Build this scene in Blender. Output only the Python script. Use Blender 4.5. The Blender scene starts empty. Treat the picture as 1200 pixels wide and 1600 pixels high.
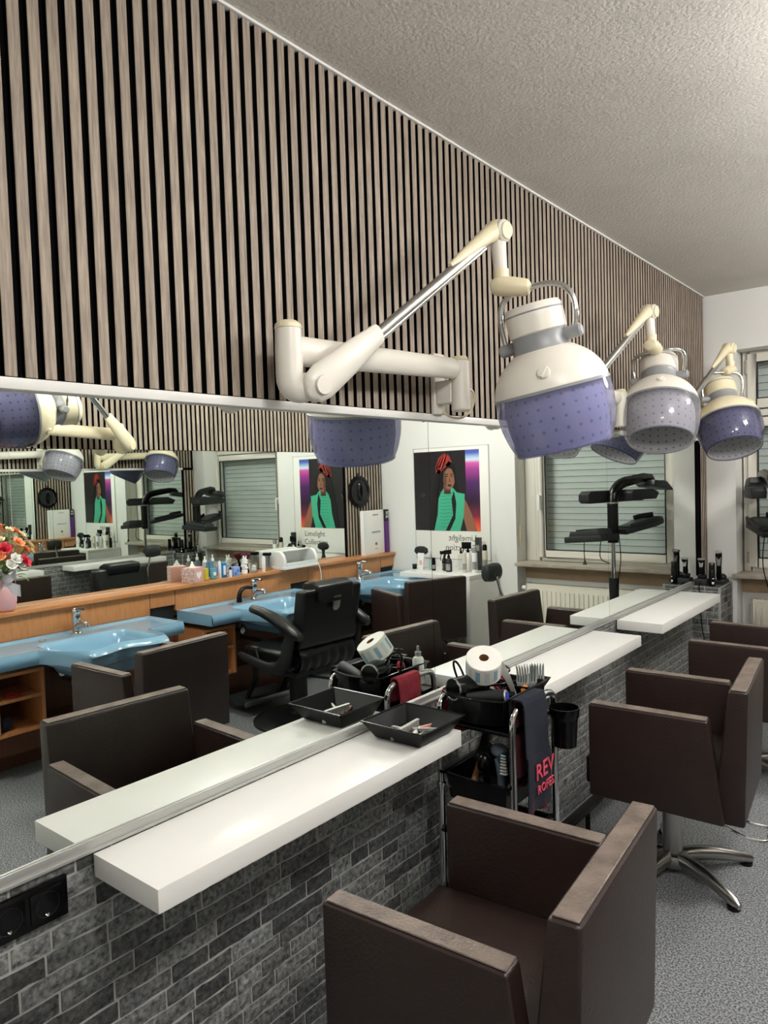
import bpy, bmesh, math, random
from mathutils import Vector, Matrix
from math import sin, cos, pi, radians as rad
random.seed(7)
S = bpy.context.scene
COL = S.collection
# ------------------------------------------------------------------ camera, world, exposure
cam_d = bpy.data.cameras.new('camera'); cam = bpy.data.objects.new('camera', cam_d); COL.objects.link(cam)
_R = Vector((0.77781526, 0.6276727, -0.03209989)); _U = Vector((-0.00253221, 0.0542037, 0.99852669)); _F = Vector((-0.62848788, 0.77658801, -0.04374987))
_m = Matrix((_R, _U, -_F)).transposed().to_4x4(); _m.translation = (1.506, 0, 1.63)
cam.matrix_world = _m
cam_d.sensor_fit = 'VERTICAL'; cam_d.sensor_height = 24; cam_d.sensor_width = 18
cam_d.lens = 24 * 1137.257 / 1600; cam_d.clip_start = .02
S.camera = cam
w = bpy.data.worlds.new('night'); S.world = w; w.use_nodes = True
w.node_tree.nodes['Background'].inputs[0].default_value = (.04, .05, .08, 1)
w.node_tree.nodes['Background'].inputs[1].default_value = .3
S.view_settings.view_transform = 'Standard'; S.view_settings.look = 'None'
S.view_settings.gamma = 1; S.view_settings.exposure = 0.14; S.view_settings.use_curve_mapping = False
S.cycles.glossy_bounces = 8; S.cycles.transparent_max_bounces = 16
LAMP_POWER = 76.0
LAMPS = [(1.75, .75), (1.75, 2.6), (1.75, 4.3)]
L = 5.5416; W = 3.0; CZ = 2.861
# ------------------------------------------------------------------ materials
def srgb(h):
    h = h.lstrip('#'); c = [int(h[i:i+2], 16)/255 for i in (0, 2, 4)]
    return tuple(x/12.92 if x <= .04045 else ((x+.055)/1.055)**2.4 for x in c)
def mat(name, col, rough=.5, metal=0, spec=.5, coat=0, emit=0, noise=0, nscale=20, stretch=(1, 1, 1), bump=0, bscale=60, col2=None, rand=0, coord='Generated', vor=0, detail=4, trans=0, alpha=1):
    m = bpy.data.materials.new(name); m.use_nodes = True; nt = m.node_tree; N = nt.nodes; K = nt.links
    b = N['Principled BSDF']; c = srgb(col) if isinstance(col, str) else col
    I = b.inputs
    I['Base Color'].default_value = (*c, 1); I['Roughness'].default_value = rough; I['Metallic'].default_value = metal
    I['Specular IOR Level'].default_value = spec; I['Coat Weight'].default_value = coat; I['Coat Roughness'].default_value = .08
    I['Transmission Weight'].default_value = trans; I['Alpha'].default_value = alpha
    if emit: I['Emission Color'].default_value = (*c, 1); I['Emission Strength'].default_value = emit
    if noise or bump or rand or vor:
        if coord == 'World':
            g = N.new('ShaderNodeNewGeometry'); src = g.outputs['Position']
        else:
            tc = N.new('ShaderNodeTexCoord'); src = tc.outputs[coord]
        mp = N.new('ShaderNodeMapping'); K.new(src, mp.inputs[0]); mp.inputs['Scale'].default_value = stretch
        oi = N.new('ShaderNodeObjectInfo')
        if rand:
            mu = N.new('ShaderNodeMath'); mu.operation = 'MULTIPLY'; mu.inputs[1].default_value = 37; K.new(oi.outputs['Random'], mu.inputs[0])
            cb = N.new('ShaderNodeCombineXYZ')
            for k in range(3): K.new(mu.outputs[0], cb.inputs[k])
            K.new(cb.outputs[0], mp.inputs['Location'])
        fac = None
        if noise:
            nz = N.new('ShaderNodeTexNoise'); nz.inputs['Scale'].default_value = nscale; nz.inputs['Detail'].default_value = detail; nz.inputs['Roughness'].default_value = .6
            K.new(mp.outputs[0], nz.inputs[0])
            rp = N.new('ShaderNodeMapRange'); rp.inputs[1].default_value = .5-.5/noise*.3; rp.inputs[2].default_value = .5+.5/noise*.3
            K.new(nz.outputs[0], rp.inputs[0]); fac = rp.outputs[0]
        mx = None
        c2 = srgb(col2) if isinstance(col2, str) else (col2 or tuple(x*.6 for x in c))
        if fac is not None:
            mx = N.new('ShaderNodeMix'); mx.data_type = 'RGBA'; K.new(fac, mx.inputs['Factor'])
            mx.inputs[6].default_value = (*c, 1); mx.inputs[7].default_value = (*c2, 1); cout = mx.outputs[2]
            if rand:
                hs = N.new('ShaderNodeHueSaturation'); mr = N.new('ShaderNodeMapRange'); mr.inputs[3].default_value = 1-rand; mr.inputs[4].default_value = 1+rand
                K.new(oi.outputs['Random'], mr.inputs[0]); K.new(mr.outputs[0], hs.inputs['Value']); K.new(cout, hs.inputs['Color']); cout = hs.outputs[0]
            K.new(cout, I['Base Color'])
        if bump or vor:
            bp = N.new('ShaderNodeBump'); bp.inputs['Strength'].default_value = bump or vor; bp.inputs['Distance'].default_value = .004
            if vor:
                n2 = N.new('ShaderNodeTexVoronoi'); n2.inputs['Scale'].default_value = bscale; K.new(mp.outputs[0], n2.inputs[0]); K.new(n2.outputs[0], bp.inputs['Height'])
            else:
                n2 = N.new('ShaderNodeTexNoise'); n2.inputs['Scale'].default_value = bscale; n2.inputs['Detail'].default_value = 3; K.new(mp.outputs[0], n2.inputs[0]); K.new(n2.outputs[0], bp.inputs['Height'])
            K.new(bp.outputs[0], I['Normal'])
    return m
def sheet(name, tint, body, fac, rough=.1, gloss=.12):
    """thin see-through plastic or glass: tinted transparency, some scattering body, a glossy surface"""
    m = bpy.data.materials.new(name); m.use_nodes = True; nt = m.node_tree; N = nt.nodes; K = nt.links
    out = N['Material Output']; N.remove(N['Principled BSDF'])
    t = N.new('ShaderNodeBsdfTransparent'); t.inputs[0].default_value = (*tint, 1)
    d = N.new('ShaderNodeBsdfDiffuse'); d.inputs[0].default_value = (*body, 1)
    tl = N.new('ShaderNodeBsdfTranslucent'); tl.inputs[0].default_value = (*body, 1)
    a = N.new('ShaderNodeMixShader'); a.inputs[0].default_value = .4; K.new(d.outputs[0], a.inputs[1]); K.new(tl.outputs[0], a.inputs[2])
    mx = N.new('ShaderNodeMixShader'); mx.inputs[0].default_value = fac; K.new(t.outputs[0], mx.inputs[1]); K.new(a.outputs[0], mx.inputs[2])
    g = N.new('ShaderNodeBsdfGlossy'); g.inputs['Roughness'].default_value = rough
    fr = N.new('ShaderNodeFresnel'); ge = N.new('ShaderNodeNewGeometry'); io = N.new('ShaderNodeMapRange'); io.inputs[3].default_value = 1.45; io.inputs[4].default_value = 1/1.45
    K.new(ge.outputs['Backfacing'], io.inputs[0]); K.new(io.outputs[0], fr.inputs[0])
    mg = N.new('ShaderNodeMixShader'); K.new(fr.outputs[0], mg.inputs[0]); K.new(mx.outputs[0], mg.inputs[1]); K.new(g.outputs[0], mg.inputs[2])
    K.new(mg.outputs[0], out.inputs[0]); return m
M = {}
M['slat'] = mat('slat_oak', '#ab9d8d', .6, noise=.9, nscale=3.2, stretch=(55, 55, 3.0), coord='Object', col2='#7d7065', rand=.08, detail=6)
M['felt'] = mat('black_felt', '#08080a', .95, spec=.1)
M['ceil'] = mat('ceiling_plaster', '#dad6cf', .9, bump=.75, bscale=80, coord='Object', stretch=(1, 1, 1), noise=.6, nscale=2, col2='#cdc9c1')
M['wall'] = mat('painted_wall', '#e6e6e3', .85, bump=.15, bscale=45, coord='World')
M['tan'] = mat('unpainted_plaster', '#c3a98c', .9, noise=.8, nscale=6, coord='World', col2='#b39a80')
M['carpet'] = mat('grey_carpet', '#565a5d', .95, spec=.1, noise=1.5, nscale=150, coord='World', col2='#a4a7a9', bump=.6, bscale=180, detail=2)
M['alu'] = mat('brushed_aluminium', '#b9bab7', .45, .65)
M['whitebar'] = mat('white_enamel', '#e8e7e4', .35)
M['lam'] = mat('white_laminate', '#ecebe8', .35, coat=.15)
M['mortar'] = mat('mortar_joint', '#aeaeaa', .9, bump=.4, bscale=90, coord='World')
M['brick'] = mat('slate_brick', '#343637', .62, noise=.9, nscale=75, coord='World', col2='#858785', rand=.66, bump=1.0, bscale=90, detail=8)
M['leather'] = mat('brown_ostrich_leather', '#30231f', .40, vor=.16, bscale=120, coord='Object', noise=.7, nscale=9, col2='#291c19')
M['leathert'] = mat('worn_leather_sheen', '#7d7067', .42, vor=.3, bscale=130, coord='Object', noise=1, nscale=14, col2='#5c5049')  # lighter worn tops, with the sheen of the light put into the colour
M['blackleather'] = mat('black_leather', '#101112', .35, bump=.25, bscale=50, coord='Object')
M['blackplastic'] = mat('black_plastic', '#060607', .22, spec=.35)
M['blackmatt'] = mat('black_matt_plastic', '#16181a', .55)
M['darkplastic'] = mat('dark_grey_plastic', '#2a2e2f', .42)
M['chrome'] = mat('chrome', '#d5d6d6', .08, 1)
M['satin'] = mat('satin_steel', '#b3b2ae', .28, 1)
M['darksteel'] = mat('dark_steel', '#4a4642', .22, 1)
M['cream'] = mat('cream_plastic', '#e2d8b8', .4)
M['ivory'] = mat('ivory_plastic', '#dedad0', .38)
M['greyplastic'] = mat('mid_grey_plastic', '#8b8d90', .4)
M['visor'] = sheet('violet_visor', (.72, .72, .86), (.37, .38, .57), .36, .08)
M['visorgrey'] = sheet('smoke_visor', (.80, .80, .84), (.46, .46, .52), .34, .08)
M['visordark'] = sheet('dark_violet_visor', (.48, .48, .62), (.15, .155, .26), .34, .08)
def perforated(name, col, holes, sc):
    m = mat(name, col, .5); nt = m.node_tree; N = nt.nodes; K = nt.links; b = N['Principled BSDF']
    tc = N.new('ShaderNodeTexCoord'); sp = N.new('ShaderNodeSeparateXYZ'); K.new(tc.outputs['UV'], sp.inputs[0])
    def wrap(o, k, shift=None):
        a = N.new('ShaderNodeMath'); a.operation = 'MULTIPLY'; K.new(o, a.inputs[0]); a.inputs[1].default_value = k
        f = N.new('ShaderNodeMath'); f.operation = 'FRACT'; K.new(a.outputs[0], f.inputs[0])
        s = N.new('ShaderNodeMath'); s.operation = 'SUBTRACT'; K.new(f.outputs[0], s.inputs[0]); s.inputs[1].default_value = .5
        return s.outputs[0]
    cb = N.new('ShaderNodeCombineXYZ'); K.new(wrap(sp.outputs[0], 26), cb.inputs[0]); K.new(wrap(sp.outputs[1], 10), cb.inputs[1])
    le = N.new('ShaderNodeVectorMath'); le.operation = 'LENGTH'; K.new(cb.outputs[0], le.inputs[0])
    lt = N.new('ShaderNodeMath'); lt.operation = 'LESS_THAN'; lt.inputs[1].default_value = .14; K.new(le.outputs['Value'], lt.inputs[0])
    mx = N.new('ShaderNodeMix'); mx.data_type = 'RGBA'; K.new(lt.outputs[0], mx.inputs['Factor'])
    mx.inputs[6].default_value = (*srgb(col), 1); mx.inputs[7].default_value = (*srgb(holes), 1); K.new(mx.outputs[2], b.inputs['Base Color'])
    return m
M['inner'] = perforated('perforated_liner_violet', '#b0b1ca', '#7577a0', 1)
M['innergrey'] = perforated('perforated_liner_grey', '#c9c9cd', '#7c7c84', 1)
M['blue'] = mat('blue_ceramic', '#7ea8c2', .09, coat=.4)
M['beech'] = mat('beech_wood', '#c98a58', .4, noise=.8, nscale=2.6, stretch=(22, 22, 3), coord='Object', col2='#b87846', coat=.1)
M['beechh'] = mat('beech_wood_ledge', '#c98a58', .38, noise=.8, nscale=2.6, stretch=(22, 3, 22), coord='Object', col2='#b87846', coat=.1)
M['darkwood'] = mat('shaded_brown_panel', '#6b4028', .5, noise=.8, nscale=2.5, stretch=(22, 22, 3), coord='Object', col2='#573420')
M['upvc'] = mat('window_plastic', '#dedbd0', .35)
M['oldpaint'] = mat('old_sill_stone', '#b5ada0', .5, noise=.8, nscale=9, coord='World', col2='#9a9184')
M['shutter'] = mat('shutter_slat', '#d3d8d6', .5)
M['glass'] = sheet('window_glass', (.95, .97, .96), (.2, .22, .22), .02, .0)
M['clear'] = sheet('clear_plastic', (.93, .95, .95), (.7, .75, .75), .12, .05)
M['rad'] = mat('radiator_enamel', '#e6e2d2', .4)
M['white'] = mat('white_plastic', '#e9e9e7', .35)
M['paper'] = mat('white_paper', '#eeece6', .7)
def mirror():
    m = bpy.data.materials.new('mirror_silver'); m.use_nodes = True; nt = m.node_tree; N = nt.nodes; N.remove(N['Principled BSDF'])
    g = N.new('ShaderNodeBsdfGlossy'); g.inputs[0].default_value = (.86, .905, .865, 1); g.inputs['Roughness'].default_value = 0
    nt.links.new(g.outputs[0], N['Material Output'].inputs[0]); return m
M['mirror'] = mirror()
M['mirroredge'] = mat('mirror_edge', '#2b3a33', .2, .4)
def flat(name, col, rough=.5, **k):
    if name not in M: M[name] = mat(name, col, rough, **k)
    return M[name]
# ------------------------------------------------------------------ mesh builder
class MB:
    def __init__(s): s.v = []; s.f = []; s.m = []; s.uv = {}; s.cur = 0
    def add(s, vs, fs, T=None):
        o = len(s.v)
        s.v += [tuple(T @ Vector(p)) if T else tuple(p) for p in vs]
        for f in fs: s.f.append(tuple(i+o for i in f)); s.m.append(s.cur)
        return s
    def mat(s, i): s.cur = i; return s
    def box(s, a, b, T=None):
        x0, y0, z0 = [min(p, q) for p, q in zip(a, b)]; x1, y1, z1 = [max(p, q) for p, q in zip(a, b)]
        return s.add([(x0, y0, z0), (x1, y0, z0), (x1, y1, z0), (x0, y1, z0), (x0, y0, z1), (x1, y0, z1), (x1, y1, z1), (x0, y1, z1)],
                     [(0, 3, 2, 1), (4, 5, 6, 7), (0, 1, 5, 4), (1, 2, 6, 5), (2, 3, 7, 6), (3, 0, 4, 7)], T)
    def tube(s, pts, r, n=12, flatx=1.0, caps=True, up=None, T=None):
        P = [Vector(p) for p in pts]; k = len(P); rs = r if isinstance(r, (list, tuple)) else [r]*k
        o = []; nrm = None
        for i in range(k):
            t = (P[min(i+1, k-1)]-P[max(i-1, 0)]).normalized()
            if nrm is None:
                ref = Vector(up) if up else (Vector((0, 0, 1)) if abs(t.z) < .9 else Vector((1, 0, 0)))
                nrm = (ref-t*ref.dot(t)).normalized()
            else: nrm = (nrm-t*nrm.dot(t)).normalized()
            bn = t.cross(nrm)
            for j in range(n):
                a = 2*pi*j/n; o.append(tuple(P[i]+nrm*cos(a)*rs[i]+bn*sin(a)*rs[i]*flatx))
        f = [(i*n+j, i*n+(j+1) % n, (i+1)*n+(j+1) % n, (i+1)*n+j) for i in range(k-1) for j in range(n)]
        if caps: f += [tuple(range(n))[::-1], tuple((k-1)*n+j for j in range(n))]
        return s.add(o, f, T)
    def lathe(s, prof, n=32, T=None, a0=0, a1=2*pi, closed=True, uv=False):
        k = len(prof); o = []
        full = abs(a1-a0-2*pi) < 1e-6
        nn = n if full else n+1
        for r, z in prof:
            for j in range(nn):
                a = a0+(a1-a0)*j/n; o.append((r*cos(a), r*sin(a), z))
        base = len(s.f)
        f = []
        for i in range(k-1):
            for j in range(n):
                j2 = (j+1) % nn
                if uv: s.uv[base+len(f)] = [(j/n, i/(k-1)), ((j+1)/n, i/(k-1)), ((j+1)/n, (i+1)/(k-1)), (j/n, (i+1)/(k-1))]
                f.append((i*nn+j, i*nn+j2, (i+1)*nn+j2, (i+1)*nn+j))
        if full and closed:
            if prof[0][0] > 1e-5: f.append(tuple(range(nn))[::-1])
            if prof[-1][0] > 1e-5: f.append(tuple((k-1)*nn+j for j in range(nn)))
        return s.add(o, f, T)
    def prism(s, poly, h0, h1, axis='z', T=None):
        def p3(p, h): return {'z': (p[0], p[1], h), 'y': (p[0], h, p[1]), 'x': (h, p[0], p[1])}[axis]
        n = len(poly); vs = [p3(p, h0) for p in poly]+[p3(p, h1) for p in poly]
        return s.add(vs, [tuple(range(n))[::-1], tuple(range(n, 2*n))]+[(i, (i+1) % n, n+(i+1) % n, n+i) for i in range(n)], T)
    def grid(s, fn, nu, nv, T=None):
        vs = [fn(i/nu, j/nv) for i in range(nu+1) for j in range(nv+1)]
        return s.add(vs, [(i*(nv+1)+j, (i+1)*(nv+1)+j, (i+1)*(nv+1)+j+1, i*(nv+1)+j+1) for i in range(nu) for j in range(nv)], T)
    def sphere(s, c, r, n=16, k=10, sc=(1, 1, 1), T=None):
        pr = [(max(r*sin(pi*i/k), 0), -r*cos(pi*i/k)) for i in range(k+1)]
        pr[0] = (0.00001*r, -r); pr[-1] = (0.00001*r, r)
        X = Matrix.Translation(c) @ Matrix.Diagonal((*sc, 1)); return s.lathe(pr, n, (T @ X) if T else X)
    def mesh(s, name, mats, bevel=0, smooth=35, seg=2, solid=0):
        me = bpy.data.meshes.new(name); me.from_pydata(s.v, [], s.f)
        mats = mats if isinstance(mats, (list, tuple)) else [mats]
        for m in mats: me.materials.append(M[m] if isinstance(m, str) else m)
        if len(mats) > 1: me.polygons.foreach_set('material_index', s.m)
        if s.uv:
            ul = me.uv_layers.new(name='UVMap')
            for fi, q in s.uv.items():
                for li, u in zip(me.polygons[fi].loop_indices, q): ul.data[li].uv = u
        bm = bmesh.new(); bm.from_mesh(me)
        if not s.uv: bmesh.ops.remove_doubles(bm, verts=bm.verts, dist=1e-6)
        bmesh.ops.recalc_face_normals(bm, faces=bm.faces)
        if bevel:
            es = [e for e in bm.edges if len(e.link_faces) == 2 and e.calc_face_angle(0) > rad(32)]
            bmesh.ops.bevel(bm, geom=es, offset=bevel, segments=seg, profile=.6, affect='EDGES', clamp_overlap=True)
        bm.to_mesh(me); bm.free()
        if smooth:
            me.polygons.foreach_set('use_smooth', [True]*len(me.polygons)); me.set_sharp_from_angle(angle=rad(smooth))
        me.update(); return me
def link(name, me, parent=None, loc=None):
    o = bpy.data.objects.new(name, me); COL.objects.link(o)
    if parent is not None: o.parent = parent
    if loc is not None: o.location = loc
    return o
OFF = Vector((0, 0, 0))
def part(name, mb, mats, parent, bevel=0, smooth=35, seg=2, label=None, kind=None):
    """mesh given in world coordinates (minus the thing's own location)"""
    off = OFF
    if off.length: mb.v = [(p[0]-off.x, p[1]-off.y, p[2]-off.z) for p in mb.v]
    o = link(name, mb.mesh(name, mats, bevel, smooth, seg), parent)
    if label: o['label'] = label
    if kind: o['kind'] = kind
    return o
def tag(o, label, cat, group=None, kind=None):
    o['label'] = label; o['category'] = cat
    if group: o['group'] = group
    if kind: o['kind'] = kind
    return o
def thing(name, label, cat, loc=(0, 0, 0), rz=0, group=None, world=False):
    global OFF
    o = bpy.data.objects.new(name, None); COL.objects.link(o); o.location = loc; o.rotation_euler = (0, 0, rz); o.empty_display_size = .05
    OFF = Vector(loc) if world else Vector((0, 0, 0))
    return tag(o, label, cat, group)
def struct(name, mb, mats, bevel=0, smooth=35):
    o = link(name, mb.mesh(name, mats, bevel, smooth)); o['kind'] = 'structure'; return o
def axisM(up, c, xdir=None):
    z = Vector(up).normalized(); x = Vector(xdir or ((1, 0, 0) if abs(z.x) < .9 else (0, 1, 0))); x = (x-z*x.dot(z)).normalized(); y = z.cross(x)
    m = Matrix((x, y, z)).transposed().to_4x4(); m.translation = c; return m
def rotz(a, c=(0, 0, 0)): return Matrix.Translation(c) @ Matrix.Rotation(a, 4, 'Z')
def text_mb(s, size, T, depth=.0008):
    cu = bpy.data.curves.new('lettering', 'FONT'); cu.body = s; cu.size = size; cu.align_x = 'CENTER'; cu.extrude = depth; cu.resolution_u = 2
    ob = bpy.data.objects.new('lettering', cu); COL.objects.link(ob)
    me = bpy.data.meshes.new_from_object(ob.evaluated_get(bpy.context.evaluated_depsgraph_get()))
    mb = MB(); mb.add([v.co[:] for v in me.vertices], [tuple(p.vertices) for p in me.polygons], T)
    bpy.data.objects.remove(ob); bpy.data.curves.remove(cu); bpy.data.meshes.remove(me)
    return mb
def face(o, u): # matrix with local x=o (reading direction), z=u (towards reader)
    x = Vector(o).normalized(); z = Vector(u).normalized(); y = z.cross(x); return Matrix((x, y, z)).transposed().to_4x4()
def bez(p0, p1, p2, p3, n=12):
    p0, p1, p2, p3 = map(Vector, (p0, p1, p2, p3)); return [p0*(1-t)**3+p1*3*t*(1-t)**2+p2*3*t*t*(1-t)+p3*t**3 for t in [i/n for i in range(n+1)]]

# ------------------------------------------------------------------ room shell
Y0 = -2.4
struct('floor', MB().box((-.2, Y0-.2, -.1), (W+.2, L+.35, 0)), 'carpet')
struct('ceiling', MB().box((-.2, Y0-.2, CZ), (W+.2, L+.35, CZ+.1)), 'ceil')
wl = struct('wall_left', MB().box((-.2, Y0-.2, 0), (-.012, L+.3, CZ)), 'wall')
wr = struct('wall_right', MB().box((W, Y0-.2, 0), (W+.2, L+.3, CZ)), 'wall')
struct('wall_back', MB().box((-.012, Y0-.2, 0), (W, Y0, CZ)), 'wall')
RX0, RX1, RZ = .212, 1.527, 2.46
mb = MB().box((-.012, L, 0), (RX0, L+.3, CZ)).box((RX1, L, 0), (W, L+.3, CZ)).box((RX0, L, RZ), (RX1, L+.3, CZ)).box((RX0, L+.16, 0), (RX1, L+.3, .86))
wf = struct('wall_far', mb, 'wall')
struct('trim_niche', MB().box((RX0+.001, L+.15, .74), (RX1-.001, L+.16, .858)), 'tan')
struct('trim_sill', MB().box((RX0-.02, L-.05, .862), (RX1+.0, L+.20, .892)), 'oldpaint', bevel=.006)
# wall_left : brick skirt, slats
part('mortar_bed', MB().box((-.0119, .1, 0), (0, L, .834)), 'mortar', wl)
part('felt_backing', MB().box((-.0119, .1, 1.836), (0.004, L, CZ)), 'felt', wl)
part('felt_backing', MB().box((-.0119, 5.374, .86), (0.004, L, 1.836)), 'felt', wl)
def slat_mesh(nm, x0, x1, h, face_x):
    me = MB().box((x0, 0, 0), (x1, .0248, h)).mesh(nm, ['slat', 'felt'], bevel=.0012, seg=1, smooth=0)
    for p in me.polygons: p.material_index = 0 if p.normal.x*face_x > .5 else 1
    return me
sm = slat_mesh('slat', 0, .016, CZ-1.871, 1)
y = .6613-.0408*11
n = 0
while y < L-.03:
    o = link('slat', sm, wl, (.004, y, 1.860)); n += 1; y += .0408
sm2 = slat_mesh('slat_low', 0, .016, .95, 1)
for yy in (5.392, 5.433, 5.474, 5.514): link('slat', sm2, wl, (.004, yy, .88))
# bricks: shared unit meshes, scaled per brick
def brick_unit(seed):
    r = random.Random(seed); nb = MB(); NY, NZ = 5, 2
    def fr(u, v):
        e = .12*(1 if (u in (0, 1) or v in (0, 1)) else 0)
        return (1-e*3-r.random()*.45, u+(r.random()-.5)*.03*(0 < u < 1), v+(r.random()-.5)*.10)
    P = [[fr(i/NY, j/NZ) for j in range(NZ+1)] for i in range(NY+1)]
    nb.grid(lambda u, v: P[round(u*NY)][round(v*NZ)], NY, NZ)
    ring = [(i, 0) for i in range(NY)]+[(NY, j) for j in range(NZ)]+[(i, NZ) for i in range(NY, 0, -1)]+[(0, j) for j in range(NZ, 0, -1)]
    pts = [P[i][j] for i, j in ring]; k = len(pts)
    nb.add(pts+[(0, p[1], p[2]) for p in pts], [(a, (a+1) % k, k+(a+1) % k, k+a) for a in range(k)])
    return nb
BU = [brick_unit(i) for i in range(8)]
BM = [b.mesh('brick', 'brick', smooth=0) for b in BU]
CH = .0475
bricks = []
for k in range(18):
    z0 = .0+k*CH; h = min(CH-.0065, .833-z0)
    if h < .012: continue
    y = .12-random.random()*.12
    while y < 5.2:
        ln = random.choice((.085, .11, .14, .165, .175, .20))
        y2 = min(y+ln, 5.198)
        if y2-y > .025: bricks.append((y, z0, y2-y-.0065, h))
        y += ln
# the socket plate covers some
bricks = [b for b in bricks if b[0]+b[2] > .46]
bricks.sort(key=lambda b: b[0]-b[1]*.25)
rest = MB()
for i, (y, z0, l, h) in enumerate(bricks):
    d = .004+random.random()*.0045
    if i < 235:
        o = link('brick', BM[i % 8], wl, (0, y, z0)); o.scale = (d, l, h)
    else:
        T = Matrix.Translation((0, y, z0)) @ Matrix.Diagonal((d, l, h, 1)); u = BU[i % 8]; rest.add(u.v, u.f, T)
part('brick_course', rest, 'brick', wl, smooth=0, kind='stuff')
# corner pillar clad in the same brick
PX, PY, PZ = .184, 5.205, .835
wp = struct('wall_pillar', MB().box((0, PY, 0), (PX, L, PZ-.004)), 'mortar')
for k in range(18):
    z0 = k*CH; h = min(CH-.0065, PZ-.006-z0)
    if h < .012: continue
    for (a0, a1, fr) in ((.004, PX-.004, 'f'), (PY+.004, L-.002, 's')):
        a = a0-random.random()*.06
        while a < a1:
            ln = random.choice((.075, .10, .13)); s0 = max(a, a0); s1 = min(a+ln, a1)
            if s1-s0 > .02:
                o = link('brick', BM[random.randrange(8)], wp)
                d = .003+random.random()*.003
                if fr == 's': o.location = (PX, s0, z0); o.scale = (d, s1-s0-.0065, h)
                else: o.location = (s0, PY, z0); o.rotation_euler = (0, 0, -pi/2); o.scale = (d, s1-s0-.0065, h)
            a += ln
for (x0, x1, y0, y1) in ((.004, .09, PY+.004, 5.37), (.096, PX-.004, PY+.004, 5.30), (.096, PX-.004, 5.306, 5.45), (.024, .09, 5.376, 5.53), (.096, PX-.004, 5.456, 5.535)):
    part('brick', MB().box((x0, y0, PZ-.004), (x1, y1, PZ)), 'brick', wp, bevel=.0015, seg=1)
part('edge_strip', MB().box((PX-.001, PY-.006, .0), (PX+.006, PY+.001, PZ)), 'mortar', wp)
# wall_right: felt and slats over and beside the opposite mirror
OMZ0, OMZ1, OMY0, OMY1 = .935, 1.893, -1.5, 4.985
part('felt_backing', MB().box((W-.004, .4, OMZ1), (W+.0001, L, CZ)), 'felt', wr)
part('felt_backing', MB().box((W-.004, OMY1, .9), (W+.0001, L, OMZ1)), 'felt', wr)
sm3 = slat_mesh('slat_opposite', -.016, 0, CZ-OMZ1-.004, -1)
sm4 = slat_mesh('slat_tall', -.016, 0, CZ-.932, -1)
y = 1.0
while y < L-.03:
    tall = y > OMY1+.004
    link('slat', sm4 if tall else sm3, wr, (W-.004, y, .93 if tall else OMZ1+.002)); y += .0408
# trims of the mirrors
struct('trim_1', MB().box((0, .1, 1.8345), (.024, 5.376, 1.858)), 'whitebar', bevel=.002)
struct('trim_3', MB().box((.0, .1, CZ-.009), (.024, L, CZ-.0005)), 'wall', bevel=.003)
struct('trim_2', MB().box((0, .1, .836), (.012, PY-.002, .8435)).box((0, .1, .8435), (.007, PY-.002, .8635)), 'alu', bevel=.001)
# mirror panels
def mirror_panel(x, y0, y1, z0, z1, side, label):
    m = MB(); m.box((x, y0, z0), (x-side*.005, y1, z1)); me = m.mesh('wall_mirror', ['mirror', 'mirroredge'], smooth=0)
    for p in me.polygons: p.material_index = 0 if p.normal.x*side > .9 else 1
    return tag(link('wall_mirror', me), label, 'mirror', 'wall mirror panels')
seam = [.1, .5, 2.1254, 3.7504, 5.374]
lab = ['first frameless mirror panel at the left edge of the row', 'mirror panel behind the nearest white shelf', 'mirror panel behind the middle white shelf', 'mirror panel behind the farthest white shelf beside the brick pillar']
for i in range(4):
    if i == 0: continue
    mirror_panel(-.001, seam[i]+.0012, seam[i+1]-.0012, .862 if i < 3 else .862, 1.836, 1, lab[i])
mirror_panel(W-.001, OMY0, 2.0-.0012, OMZ0, OMZ1, -1, 'opposite mirror panel above the first blue basin, behind the pink vase')
mirror_panel(W-.001, 2.0+.0012, OMY1, OMZ0, OMZ1, -1, 'long opposite mirror panel above the wooden ledge with the tissue box')
# ------------------------------------------------------------------ ceiling lamps
M['glow'] = mat('lamp_diffuser', (1, .97, .935), .5, emit=LAMP_POWER)
for i, (x, y) in enumerate(LAMPS):
    t = thing('ceiling_lamp', ['four globe ceiling lamp over the camera end of the room', 'four globe ceiling lamp over the middle of the room', 'four globe ceiling lamp nearest the window'][i], 'lamp', (x, y, CZ), group='four globe ceiling lamps')
    part('canopy', MB().lathe([(.07, 0), (.07, -.012), (.055, -.03), (.015, -.036), (.001, -.036)], 28), 'satin', t)
    part('rod', MB().tube([(0, 0, -.03), (0, 0, -.17)], .010, 10), 'satin', t)
    for k in range(4):
        a = pi/4+k*pi/2; d = Vector((cos(a), sin(a), 0))
        arm = part('arm', MB().tube([Vector((0, 0, -.165)), d*.07+Vector((0, 0, -.175)), d*.14+Vector((0, 0, -.165))], .007, 8), 'satin', t)
        part('globe', MB().sphere(d*.15+Vector((0, 0, -.235)), .072, 14, 8), 'glow', arm)
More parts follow.
